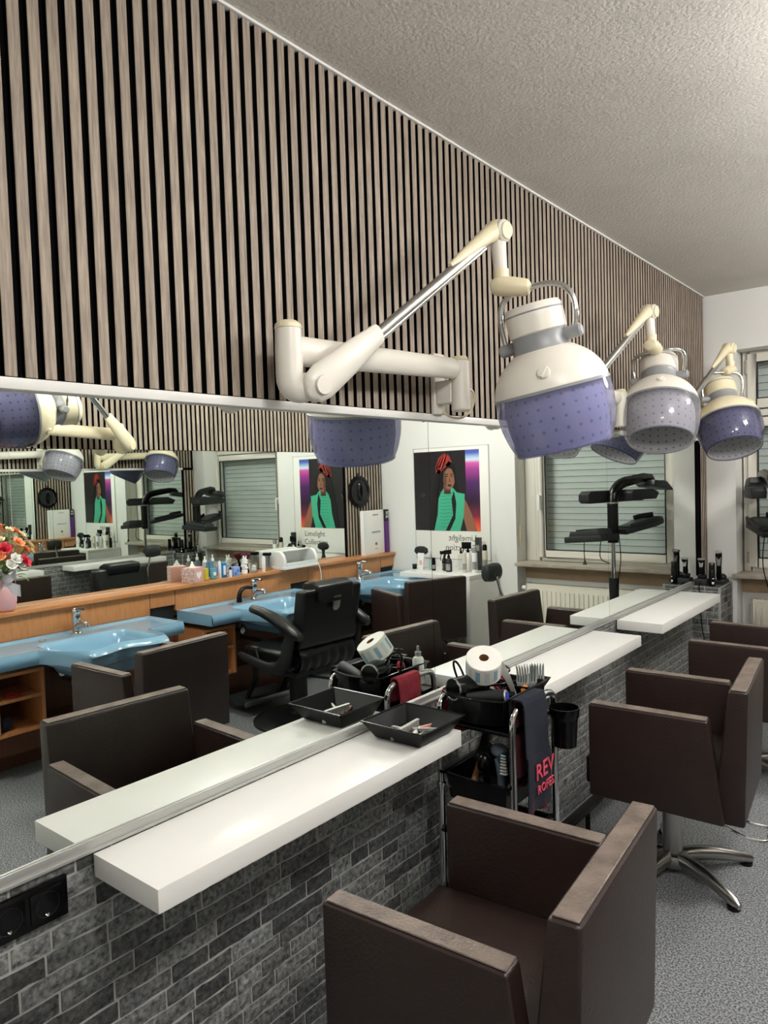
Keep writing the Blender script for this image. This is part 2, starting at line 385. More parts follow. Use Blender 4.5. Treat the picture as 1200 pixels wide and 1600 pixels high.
# ------------------------------------------------------------------ window with roller shutter, radiator
def window():
    yw = L+.17
    fr = MB(); x0, x1, z0, z1 = RX0+.012, RX1-.10, .892, 2.458; a = .05
    fr.box((x1+.0005, yw, z0), (RX1-.002, yw+.07, z1))
    fr.box((x0, yw, z0), (x0+a, yw+.07, z1)).box((x1-a, yw, z0), (x1, yw+.07, z1)).box((x0+a, yw, z1-a), (x1-a, yw+.07, z1)).box((x0+a, yw, z0), (x1-a, yw+.07, z0+a)).box((x0+a, yw, 2.0), (x1-a, yw+.07, 2.045))
    w_ = struct('window_1', fr, 'upvc', bevel=.004)
    def sash(zz0, zz1, nm):
        s = MB(); b = .06; X0, X1 = x0+.035, x1-.035; y0 = yw-.02
        s.box((X0, y0, zz0), (X0+b, y0+.05, zz1)).box((X1-b, y0, zz0), (X1, y0+.05, zz1)).box((X0+b, y0, zz1-b), (X1-b, y0+.05, zz1)).box((X0+b, y0, zz0), (X1-b, y0+.05, zz0+b))
        so = part('sash', s, 'upvc', w_, bevel=.004)
        g = MB().box((X0+b-.004, y0+.022, zz0+b-.004), (X1-b+.004, y0+.028, zz1-b+.004)); part('pane', g, 'glass', so, smooth=0)
        k = MB(); q = .008
        for (p, r) in (((X0+b, y0+.004, zz0+b), (X0+b+q, y0+.02, zz1-b)), ((X1-b-q, y0+.004, zz0+b), (X1-b, y0+.02, zz1-b)), ((X0+b, y0+.004, zz0+b), (X1-b, y0+.02, zz0+b+q)), ((X0+b, y0+.004, zz1-b-q), (X1-b, y0+.02, zz1-b))): k.box(p, r)
        part('gasket', k, 'blackmatt', so)
    sash(.925, 1.985, 'low'); sash(2.06, 2.44, 'top')
    h = MB().box((x1-.075, yw-.036, 1.40), (x1-.045, yw-.02, 1.47)).tube([(x1-.06, yw-.036, 1.45), (x1-.06, yw-.058, 1.45)], .009).box((x1-.071, yw-.068, 1.33), (x1-.049, yw-.056, 1.465))
    part('handle', h, 'white', w_, bevel=.003)
    part('hinge', MB().tube([(x0+.03, yw-.012, 2.30), (x0+.03, yw-.012, 2.40)], .012), 'oldpaint', w_)
    part('hinge', MB().tube([(x0+.03, yw-.012, .95), (x0+.03, yw-.012, 1.03)], .012), 'oldpaint', w_)
    sl = MB().prism([(0, 0), (.006, .004), (.012, .02), (.012, .034), (.006, .046), (0, .0488), (.004, .03)], 0, x1-x0-.08, 'x')
    sl = MB().add([(v[0], v[1], v[2]) for v in sl.v], sl.f)
    me = sl.mesh('shutter_slat', 'shutter', smooth=30)
    z = .93
    while z < 2.44:
        link('shutter_slat', me, w_, (x0+.04, yw+.105, z)); z += .0525
    return w_
window()
tag(link('shutter_strap_winder', MB().box((RX1-.012, L+.05, 1.02), (RX1, L+.085, 1.20)).box((RX1-.006, L+.06, 1.20), (RX1, L+.075, 2.4)).mesh('shutter_strap_winder', 'cream', bevel=.003)), 'cream strap winder for the roller shutter on the window jamb', 'winder')
t = thing('radiator', 'cream panel radiator under the window sill', 'radiator', (.9, L+.1, .12), world=True)
rx0, rx1 = .30, 1.46; ry = L+.02
part('front_panel', MB().box((rx0, ry, .14), (rx1, ry+.012, .70)), 'rad', t, bevel=.004)
rb = MB().box((0, 0, 0), (.022, .007, .47)).mesh('rib', 'rad', bevel=.004)
x = rx0+.03
while x < rx1-.04:
    link('rib', rb, t, (x-.9, ry-.007-L-.1, .185-.12)); x += .0405
part('rear_panel', MB().box((rx0, ry+.08, .14), (rx1, ry+.092, .70)), 'rad', t)
g = MB().box((rx0, ry, .70), (rx1, ry+.006, .712)).box((rx0, ry+.086, .70), (rx1, ry+.092, .712)).box((rx0, ry, .14), (rx0+.008, ry+.092, .712)).box((rx1-.008, ry, .14), (rx1, ry+.092, .712))
part('casing', g, 'rad', t)
g = MB(); x = rx0+.02
while x < rx1: g.box((x, ry+.006, .70), (x+.007, ry+.086, .708)); x += .0215
part('grille', g, 'rad', t)
part('thermostat', MB().tube([(rx1, ry+.04, .665), (rx1+.015, ry+.04, .665)], .012).tube([(rx1+.015, ry+.04, .665), (rx1+.05, ry+.04, .665)], .02), 'white', t, bevel=.003)
part('pipe', MB().tube([(rx1+.02, ry+.04, .65), (rx1+.02, ry+.04, 0)], .008), 'rad', t)
part('pipe', MB().tube([(rx0+.05, ry+.04, .15), (rx0+.05, ry+.04, 0)], .008), 'rad', t)

# ------------------------------------------------------------------ floating shelves
SD = .2552
for y0, y1, lb in ((.7968, 1.8967, 'nearest white floating shelf, with the black tray on its far end'), (2.402, 3.5024, 'middle white floating shelf, right behind the trolley'), (3.816, 4.9299, 'farthest white floating shelf, ending at the brick pillar')):
    o = link('floating_shelf', MB().box((.0125, y0, -.0504), (SD, y1, 0)).mesh('floating_shelf', 'lam', bevel=.0014, seg=2), None, (0, 0, .8345))
    tag(o, lb, 'shelf', 'white floating shelves')
# double socket
t = thing('power_socket', 'black double power socket on the brick wall left of the shelf', 'socket', (.0, .66, .78), world=True)
part('frame', MB().box((.004, .565, .733), (.016, .735, .818)), 'blackplastic', t, bevel=.004)
for yc in (.612, .688):
    part('insert', MB().box((.016, yc-.033, .745), (.019, yc+.033, .806)), 'blackplastic', t, bevel=.002)
    part('well', MB().lathe([(.026, .0), (.026, -.002), (.021, -.003), (.0205, -.0145), (.001, -.0145)], 28, axisM((1, 0, 0), (.0212, yc, .776)), closed=False), 'blackmatt', t)
    part('earth_clip', MB().box((.0075, yc-.003, .752), (.0195, yc+.003, .757)).tube([(.0185, yc-.004, .756), (.0215, yc, .752), (.0185, yc+.004, .756)], .0014, 6), 'chrome', t)
# foot rail at the wall
t = thing('foot_rail', 'dark metal foot rail on posts along the foot of the brick wall', 'rail', (.17, 3.05, 0), world=True)
part('bar', MB().box((.148, 2.45, .135), (.20, 4.9, .153)), 'darksteel', t, bevel=.008)
for yy in (2.6, 2.86, 3.02, 3.6, 4.2, 4.75): part('post', MB().tube([(.175, yy, 0), (.175, yy, .136)], .011), 'darksteel', t)

# ------------------------------------------------------------------ hood dryers
def smoothprof(pts, n=6):
    out = []
    P = [Vector((a, b, 0)) for a, b in pts]
    for i in range(len(P)-1):
        p0 = P[max(i-1, 0)]; p1 = P[i]; p2 = P[i+1]; p3 = P[min(i+2, len(P)-1)]
        for k in range(n):
            s = k/n; q = .5*((2*p1)+(p2-p0)*s+(2*p0-5*p1+4*p2-p3)*s*s+(3*p1-p0-3*p2+p3)*s**3); out.append((max(q.x, .0005), q.y))
    out.append(pts[-1]); return out
def dryer(label, base, el, low, jt, hc, up, hoopdir, visor='visor', inner='inner', shell='ivory', hangz=2.235, knobdir=None, side=1, hinge=None):
    global OFF
    t = thing('hood_dryer', label, 'hood dryer', base, world=True, group='wall-mounted hood dryers')
    bx, by, bz = base; s = side
    # bracket on the wall
    part('wall_bracket', MB().box((bx, by-.034, bz-.11), (bx+s*.02, by+.034, bz+.105)).box((bx+s*.02, by-.03, bz-.075), (bx+s*.085, by+.03, bz+.005)), shell, t, bevel=.007, seg=3)
    px = bx+s*.105; pz = bz+.005
    part('pivot', MB().tube([(px, by-.0, pz-.11), (px, by, pz-.105), (px, by, pz+.06), (px, by, pz+.066)], [.028, .033, .033, .028], 20), shell, t)
    part('pivot_cap', MB().tube([(px, by, pz+.066), (px, by, pz+.078)], [.031, .024], 20), 'cream', t)
    # swing beam
    ev = Vector(el); pv = Vector((px, by, pz+.035)); d = (ev-pv)
    part('beam', MB().tube([pv+d*.03, pv+d*.06, pv+d*.94, pv+d*.98], [.028, .036, .040, .034], 16, .62), shell, t)
    part('elbow', MB().tube([ev+Vector((0, 0, .055)), ev+Vector((0, 0, .0)), ev+Vector((0, 0, -.06))]+bez(ev+Vector((0, 0, -.06)), ev+Vector((0, 0, -.11)), Vector(low)+(ev-Vector(low))*.5+Vector((0, 0, -.06)), Vector(low), 8)[1:], [.034, .036, .036]+[.037]*8, 18), shell, t)
    part('elbow_cap', MB().tube([ev+Vector((0, 0, .055)), ev+Vector((0, 0, .066)), ev+Vector((0, 0, .074))], [.036, .034, .024], 18), 'cream', t)
    # lower arm: tapered cover then chrome tubes
    lv = Vector(low); jv = Vector(jt); ax = (jv-lv).normalized(); ln = (jv-lv).length
    hz = Vector((s, 0, 0)) if hinge is None else Vector(hinge); hz = (hz-ax*hz.dot(ax)).normalized(); lv2 = lv+hz*.03
    dd = jv-lv2
    part('arm_cover', MB().tube([lv2-dd*.045, lv2-dd*.035, lv2-dd*.015, lv2+dd*.02, lv2+dd*.14, lv2+dd*.285, lv2+dd*.29], [.012, .030, .044, .050, .044, .030, .027], 20, .55, up=ax.cross(hz)), shell, t)
    part('arm_disc', MB().tube([lv2+hz*.024, lv2+hz*.029], [.026, .024], 24), shell, t)
    up_ = ax.cross(hz).normalized()
    if up_.z < 0: up_ = -up_
    part('chrome_pole', MB().tube([lv2+dd*.28, lv2+dd*.97], .0165, 16, .8), 'satin', t)
    part('gas_strut', MB().tube([lv2+dd*.28-up_*.016, lv2+dd*.90-up_*.014], .0095, 12), 'chrome', t)
    part('upper_cover', MB().tube([lv2+dd*.70+up_*.016, lv2+dd*.76+up_*.016, lv2+dd*.93+up_*.014, lv2+dd*1.0+up_*.006], [.008, .014, .026, .036], 14), 'cream', t)
    part('knuckle', MB().tube([jv-hz*.032, jv-hz*.028, jv+hz*.03, jv+hz*.036], [.030, .036, .036, .030], 24), shell, t)
    part('knuckle_cap', MB().tube([jv+hz*.036, jv+hz*.042], [.029, .027], 24), 'cream', t)
    # post and hanger
    U = Vector(up).normalized(); H = Vector(hc); X = axisM(U, H, hoopdir); hd = Vector(hoopdir); hd = (hd-U*hd.dot(U)).normalized()
    top = Vector((jv.x+.01*s, jv.y, hangz+.045)); P_ = H+U*.165; hp = Vector((P_.x, P_.y, P_.z+.18))
    part('post', MB().tube([jv+Vector((0, 0, -.005)), (jv*0.5+top*.5), top], [.028, .024, .022], 16), shell, t)
    part('collar', MB().tube([top+Vector((0, 0, .03)), top], .026, 18), 'cream', t)
    hm = (top+Vector((hp.x, hp.y, hangz)))/2
    e2 = Vector((hp.x, hp.y, hangz))-Vector((top.x, top.y, hangz)); e2n = e2.normalized() if e2.length > .01 else Vector((1, 0, 0))
    a0 = Vector((top.x, top.y, hangz+.022)); a1 = Vector((top.x, top.y, hangz+.010))+e2*.62
    part('hanger', MB().tube([a0-e2n*.035, a0-e2n*.028, a0-e2n*.012, a0, (a0+a1)/2, a1, a1+e2n*.014, a1+e2n*.022], [.010, .024, .030, .032, .031, .028, .024, .012], 20, 1.25, up=(0, 0, 1)), 'cream', t, label='cream hanger block')
    # hoop
    top_h = Vector((hp.x, hp.y, hangz+.004))*.7+Vector((top.x, top.y, hangz+.004))*.3; pr = .118
    for sg in (1, -1):
        piv = H+U*.165+hd*pr*sg
        part('hoop', MB().tube(bez(top_h+hd*.01*sg, top_h+hd*.11*sg+Vector((0, 0, .005)), piv+Vector((0, 0, .11))+U*.02+hd*.028*sg, piv, 14), .0095, 12), 'chrome', t)
        part('hoop_pivot', MB().tube([H+U*.158+hd*.082*sg, H+U*.158+hd*.135*sg, H+U*.158+hd*.141*sg], [.021, .021, .015], 16), 'greyplastic', t)
    # hood
    part('cap', MB().lathe([(.088, .182), (.093, .186), (.094, .235), (.0935, .262), (.086, .275), (.02, .281), (.001, .281)], 40, X), shell, t)
    part('cap_seam', MB().lathe([(.0945, .248), (.0952, .2495), (.0952, .2515), (.0945, .253)], 40, X, closed=False), 'greyplastic', t)
    part('neck', MB().lathe([(.095, .12), (.0905, .135), (.0865, .15), (.0865, .178), (.088, .184)], 40, X), 'greyplastic', t)
    part('dome', MB().lathe(smoothprof([(.186, -.002), (.184, .015), (.172, .05), (.145, .088), (.112, .116), (.090, .130)]), 56, X, closed=False), shell, t)
    part('dome_rim', MB().lathe([(.184, .004), (.1885, .002), (.1885, -.006), (.184, -.008)], 56, X, closed=False), 'greyplastic', t)
    part('visor', MB().lathe(smoothprof([(.186, 0), (.190, -.05), (.186, -.10), (.173, -.155), (.157, -.193)]), 56, X, closed=False), visor, t)
    part('visor_rim', MB().lathe([(.158, -.190), (.1605, -.193), (.158, -.198), (.154, -.196), (.156, -.191)], 56, X, closed=False), visor, t)
    part('liner', MB().lathe(smoothprof([(.150, -.187), (.162, -.12), (.164, -.06), (.156, -.005), (.125, .05), (.08, .085), (.002, .095)]), 48, X, closed=False, uv=True), inner, t)
    part('liner_rim', MB().lathe([(.1495, -.187), (.155, -.189), (.155, -.194), (.1495, -.192)], 48, X, closed=False), inner, t)
    kd = Vector(knobdir or (.3, -.95, 0)); kd = (kd-U*kd.dot(U)).normalized(); n_ = (kd*.86+U*.5).normalized(); kp = H+kd*.168+U*.052
    part('knob', MB().lathe([(.021, -.008), (.021, .007), (.018, .010), (.001, .010)], 24, axisM(n_, kp, U)).box((-.004, -.019, .009), (.004, .019, .014), axisM(n_, kp, kd.cross(U)+U*.7)), shell, t, bevel=.001)
    # cable loop at the bracket
    part('cable', MB().tube(bez((px, by+.03, pz-.03), (px+.02*s, by+.12, pz-.01), (px-.02*s, by+.10, pz-.19), (bx+.02*s, by+.012, pz-.105), 16), .0045, 8), 'cream', t)
    OFF = Vector((0, 0, 0)); return t
dryer('nearest hood dryer, with a violet visor and long chrome arm, on the slatted wall', (.02, 2.15, 1.965), (.125, 1.335, 1.975), (.15, 1.385, 1.885), (.285, 2.15, 2.435), (.43, 2.222, 1.912), (-.13, -.19, .97), (.99, .12, .05), knobdir=(.35, -.93, 0))
dryer('middle hood dryer, with a clear grey visor, on the slatted wall', (.02, 3.63, 1.965), (.125, 2.82, 1.975), (.15, 2.87, 1.885), (.25, 3.70, 2.423), (.275, 3.765, 1.962), (-.13, .38, .915), (.99, .12, .0), visor='visorgrey', inner='innergrey', shell='ivory', knobdir=(.35, -.93, 0))
dryer('farthest hood dryer, with a dark violet visor, near the window', (.02, 5.02, 1.965), (.125, 4.21, 1.975), (.15, 4.26, 1.885), (.30, 5.02, 2.393), (.325, 4.88, 1.928), (-.27, .35, .895), (.78, .63, 0), visor='visordark', inner='innergrey', shell='cream', knobdir=(.9, -.3, 0))
dryer('folded up hood dryer on the opposite slatted wall, its cream hood lying on its side', (W-.02, 1.72, 1.99), (W-.125, 2.66, 1.985), (W-.15, 2.70, 1.92), (W-.45, 2.02, 2.52), (2.40, 1.83, 2.055), (-.05, .98, .13), (1, 0, .1), visor='visordark', inner='innergrey', shell='cream', hangz=2.27, knobdir=(-.6, 0, -.6), side=-1)

# ------------------------------------------------------------------ brown styling chairs
def chair(label, loc, rz, up=0, headrest=False):
    """faces local -x; origin on the floor under the column"""
    t = thing('styling_chair', label, 'chair', (loc[0], loc[1], 0), rz, group='brown styling chairs')
    h = up
    for sg in (-1, 1):
        yo, yi = sg*.302, sg*.242
        m = MB().prism([(-.245, .375+h), (.238, .355+h), (.185, .728+h), (-.245, .735+h)], yo, yi, 'y')
        a = part('armrest', m, 'leather', t, bevel=.010, seg=3)
        c = MB().prism([(-.238, .735+h), (.180, .728+h), (.181, .7325+h), (-.237, .7395+h)], yo-sg*.006, yi+sg*.006, 'y')  # thin layer on top that carries the wear and the painted sheen
        part('armrest_sheen', c, 'leathert', a, bevel=.0016, seg=1, label='worn top face of the armrest with painted sheen')
    b = part('backrest', MB().prism([(.192, .352+h), (.300, .352+h), (.314, .842+h), (.250, .842+h)], -.272, .272, 'y'), 'leather', t, bevel=.011, seg=3)
    part('backrest_sheen', MB().prism([(.256, .842+h), (.308, .842+h), (.307, .8465+h), (.257, .8465+h)], -.264, .264, 'y'), 'leathert', b, bevel=.0016, seg=1, label='worn top face of the backrest with painted sheen')
    s = MB()
    def top(u, v):
        x = -.27+u*.48; y = -.240+v*.480
        e = min(u, 1-u, v, 1-v); return (x, y, .50+h+.022*min(1, e/.12)**.5+.006*sin(pi*v))
    s.grid(top, 14, 14)
    s.box((-.275, -.240, .40+h), (.21, .240, .50+h))
    part('seat', s, 'leather', t, bevel=.0, smooth=40)
    part('under_frame', MB().box((-.13, -.11, .345+h), (.15, .11, .372+h)), 'blackmatt', t, bevel=.004)
    part('column', MB().tube([(0, 0, .075), (0, 0, .30)], .040, 24), 'satin', t)
    part('piston', MB().tube([(0, 0, .30), (0, 0, .36+h)], .031, 20), 'chrome', t)
    part('hub', MB().lathe([(.062, .03), (.066, .045), (.058, .075), (.044, .083), (.001, .084)], 28), 'satin', t)
    for k in range(5):
        T = rotz(rad(36)+k*2*pi/5)
        lg = part('leg', MB().tube([(.03, 0, .058), (.10, 0, .062), (.18, 0, .056), (.26, 0, .040), (.315, 0, .025), (.335, 0, .020)], [.030, .030, .027, .024, .022, .012], 14, .85, T=T), 'satin', t)
        part('glide', MB().tube([T @ Vector((.308, 0, 0)), T @ Vector((.308, 0, .012))], .024, 16), 'blackplastic', lg)
    part('pump_lever', MB().tube([(.02, -.02, .338), (.15, -.02, .315), (.29, -.02, .265), (.345, -.02, .265), (.358, -.032, .265), (.358, -.138, .265), (.345, -.15, .265), (.29, -.15, .265), (.15, -.15, .315), (.02, -.11, .338)], .0055, 8), 'chrome', t)
    if headrest:
        hb = part('headrest', MB().tube([(.33, -.085, 0), (.33, -.075, 0), (.325, 0, 0), (.33, .075, 0), (.33, .085, 0)], [.03, .056, .064, .056, .03], 16, .62, T=Matrix.Translation((.115, -.02, .985))), 'darkplastic', t, bevel=0)
        part('headrest_bar', MB().tube([(.34, -.02, .70), (.345, -.02, .80), (.375, -.02, .86), (.40, -.02, .94), (.415, -.02, .975)], .009, 10), 'chrome', hb)
        part('headrest_clamp', MB().box((.40, -.05, .955), (.43, .01, .99)), 'darkplastic', hb, bevel=.004)
    return t
chair('nearest brown leather styling chair, in front of the first white shelf', (.644, 1.40), rad(5))
chair('middle brown leather styling chair, star base in view, in front of the middle shelf', (.556, 2.985), rad(6))
chair('farthest brown leather styling chair, with a small headrest, near the window', (.572, 4.245), rad(4), headrest=True)
chair('brown leather styling chair turned to the first blue basin by the flower vase', (1.875, 2.17), pi+rad(-4), up=0)
chair('brown leather styling chair turned at an angle to the last blue basin', (2.02, 4.76), pi+rad(22), up=0)

# ------------------------------------------------------------------ vanity units, ledge, basins on the right wall
PXV = 2.872; ZS = .757
def vanity(label, y0, y1):
    t = thing('vanity_unit', label, 'cabinet', (PXV, y0, 0), group='beech basin cabinets', world=True)
    part('back_panel', MB().box((PXV, y0, ZS+.0), (W-.001, y1-.205, .905)), 'beech', t, bevel=.001)
    part('end_panel', MB().box((PXV, y1-.200, .80), (W-.001, y1-.003, .905)), 'beech', t, bevel=.001)
    part('outlet_recess', MB().box((PXV+.02, y1-.200, .70), (W-.001, y1-.003, .80)), 'blackmatt', t)
    part('lower_panel', MB().box((PXV+.03, y0, .0), (W-.001, y1-.003, ZS-.06)), 'darkwood', t)  # dark wood, carried down to the floor to stand in for toe shade
    x0, x1 = 2.60, PXV+.03; a, b = y0+.03, y0+.30; z0, z1 = .285, .632; th = .019
    part('side_panel', MB().box((x0, a, z0), (x1, a+th, z1)), 'beech', t, bevel=.001)
    part('side_panel', MB().box((x0, b-th, z0), (x1, b, z1)), 'beech', t, bevel=.001)
    part('shelf_board', MB().box((x0+.004, a+th, z0), (x1, b-th, z0+th)), 'beech', t, bevel=.001)
    part('shelf_board', MB().box((x0+.004, a+th, .47), (x1, b-th, .47+th)), 'beech', t, bevel=.001)
    part('top_board', MB().box((x0+.004, a+th, z1-th), (x1, b-th, z1)), 'beech', t, bevel=.001)
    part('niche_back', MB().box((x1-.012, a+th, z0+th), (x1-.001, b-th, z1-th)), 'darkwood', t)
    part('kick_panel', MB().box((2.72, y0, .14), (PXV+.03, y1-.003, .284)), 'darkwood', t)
    return t
SY = [(1.655, 2.812), (3.042, 4.192), (4.366, 5.515)]
vanity('beech cabinet under the first blue basin, rolled towel on its lower shelf', 1.655, 3.035)
vanity('beech cabinet under the middle blue basin, behind the barber chair', 3.038, 4.36)
vanity('beech cabinet under the last blue basin, beside the white desk', 4.363, 5.536)
o = link('wooden_ledge', MB().box((2.845, .3, .906), (W-.001, L-.004, .931)).mesh('wooden_ledge', 'beechh', bevel=.003)); tag(o, 'long beech ledge running along the wall below the opposite mirror', 'ledge')
def basin(label, y0, y1, yc):
    t = thing('wash_basin', label, 'basin', (2.87, yc, ZS), group='blue wash basins', world=True)
    XB, XF, XM = 2.868, 2.475, 2.125
    def sm(u): u = max(0, min(1, u)); return u*u*(3-2*u)
    def front(y):
        d = abs(y-yc); k = sm((.36-d)/.13)
        return XF-(XF-XM)*k*(1-.20*math.exp(-((y-yc+.02)/.12)**2)-.06*(d/.3)**2)
    def topz(x, y):
        f = front(y); e = min(x-f, XB-x, y-y0, y1-y)
        z = ZS-.014*sm((e-.012)/.022)          # shallow tray with a raised lip
        g = sm((x-f-.038)/.085)*sm((.285-abs(y-yc))/.10)*sm((2.70-x)/.11)
        k = sm((.36-abs(y-yc))/.13); z += .016*k*sm(1-abs(x-f-.022)/.03)-.15*g
        return z
    NU, NV = 84, 40
    def P(i, j):
        y = y0+(y1-y0)*i/NU; u = j/NV; f = front(y); return (XB+(f-XB)*u, y)
    m = MB()
    m.grid(lambda u, v: (*P(round(u*NU), round(v*NV)), topz(*P(round(u*NU), round(v*NV)))), NU, NV)
    def under(u, v):
        x, y = P(round(u*NU), round(v*NV)); k = sm((.36-abs(y-yc))/.13)
        return (x, y, min(ZS-.078-.05*k*sm(v*3)*sm((1-v)*4+.25), topz(x, y)-.016))
    m.grid(under, NU, NV)
    def rim(i, s): 
        y = y0+(y1-y0)*i/NU; f = front(y); k = sm((.36-abs(y-yc))/.13); a = (topz(f, y)); b = under(i/NU, 1)[2]
        bulge = .012*sin(pi*s)+.018*k*sin(pi*min(1, s*2.2))*(s < .46)
        return (f-bulge, y, a+(b-a)*s)
    m.grid(lambda u, v: rim(round(u*NU), v), NU, 8)
    for i in (0, NU):
        m.grid(lambda u, v: (P(i, round(u*NV))[0], P(i, 0)[1], topz(*P(i, round(u*NV)))*(1-v)+under(i/NU, u)[2]*v), NV, 1)
    part('bowl', m, 'blue', t, smooth=50)
    d = MB().lathe([(.024, .0), (.022, .004), (.012, .003), (.001, .002)], 20, Matrix.Translation((2.45, yc, ZS-.168))); part('drain', d, 'chrome', t)
    part('overflow_plug', MB().lathe([(.021, 0), (.021, .005), (.014, .007), (.013, .004), (.001, .003)], 20, Matrix.Translation((2.77, yc-.19, ZS-.013))), 'chrome', t)
    part('drain_pipe', MB().tube([(2.45, yc, ZS-.19), (2.45, yc, .42), (2.47, yc, .38), (2.52, yc, .36), (2.6, yc, .38), (2.62, yc, .42), (2.70, yc, .45), (2.9, yc, .45)], .017, 12), 'satin', t)
    for sg in (-1, 1): part('stop_valve', MB().tube([(2.9, yc+sg*.06, .52), (2.84, yc+sg*.06, .52)], .012).tube([(2.84, yc+sg*.06, .52), (2.81, yc+sg*.06, .52)], .022).tube([(2.86, yc+sg*.06, .52), (2.84, yc+sg*.05, .60), (2.80, yc+sg*.03, .70)], .005), 'chrome', t)
    return t
def faucet(label, x, y, kind=0):
    t = thing('basin_faucet', label, 'faucet', (x, y, ZS-.014), group='chrome basin faucets')
    part('body', MB().lathe([(.033, 0), (.033, .006), (.028, .012), (.024, .05), (.027, .085), (.028, .12), (.026, .128), (.001, .130)], 24), 'chrome', t)
    part('spout', MB().tube([(-.005, 0, .04), (-.05, 0, .065), (-.10, 0, .075), (-.125, 0, .068), (-.13, 0, .052)], [.022, .020, .018, .017, .017], 14), 'chrome', t)
    part('lever', MB().sphere((0, 0, .138), .029, sc=(1, 1, .8)).tube([(-.005, 0, .148), (-.05, 0, .160), (-.085, 0, .158)], [.013, .011, .008], 10), 'chrome', t)
    if kind: part('spray_hose', MB().tube(bez((-.0, -.03, .095), (-.0, -.10, .115), (-.02, -.16, .10), (-.02, -.165, .045), 12), [.014]*6+[.017]*7, 12).tube([(-.02, -.165, .05), (-.02, -.165, .005)], [.018, .022], 14), 'blackplastic', t, label='black handheld spray head')
basin('first blue ceramic wash basin, nearest the flower vase', *SY[0], 2.225)
basin('middle blue ceramic wash basin, in front of the barber chair', *SY[1], 3.64)
basin('last blue ceramic wash basin, beside the white product desk', *SY[2], 4.93)
faucet('chrome faucet on the first blue basin', 2.80, 2.265); faucet('chrome faucet with a black hand spray on the middle blue basin', 2.80, 3.70, 1); faucet('chrome faucet on the last blue basin', 2.80, 4.945)
# towel roll and red scissors in the niche
o = link('rolled_towel', MB().tube([(2.64, 1.745, .349), (2.66, 1.745, .349), (2.82, 1.745, .349)], [.040, .044, .044], 18).tube([(2.634, 1.745, .349), (2.645, 1.745, .349)], .018, 12).mesh('rolled_towel', flat('navy_towel', '#1b1d2c', .95, bump=.8, bscale=200, coord='Object'))); tag(o, 'dark rolled towel on the lower shelf of the first cabinet', 'towel')
t = thing('scissors', 'red handled scissors on the upper shelf of the first cabinet', 'scissors', (2.66, 1.80, .4895), rad(70))
flat('red', '#b3262b', .35)
for sg in (-1, 1):
    part('handle', MB().tube([(.0+.03*cos(a), sg*.022+.02*sin(a), .006) for a in [2*pi*i/14 for i in range(15)]], .005, 8), 'red', t)
    part('blade', MB().box((.03, sg*.006-.004, .004), (.13, sg*.002+.004, .007)), 'chrome', t)
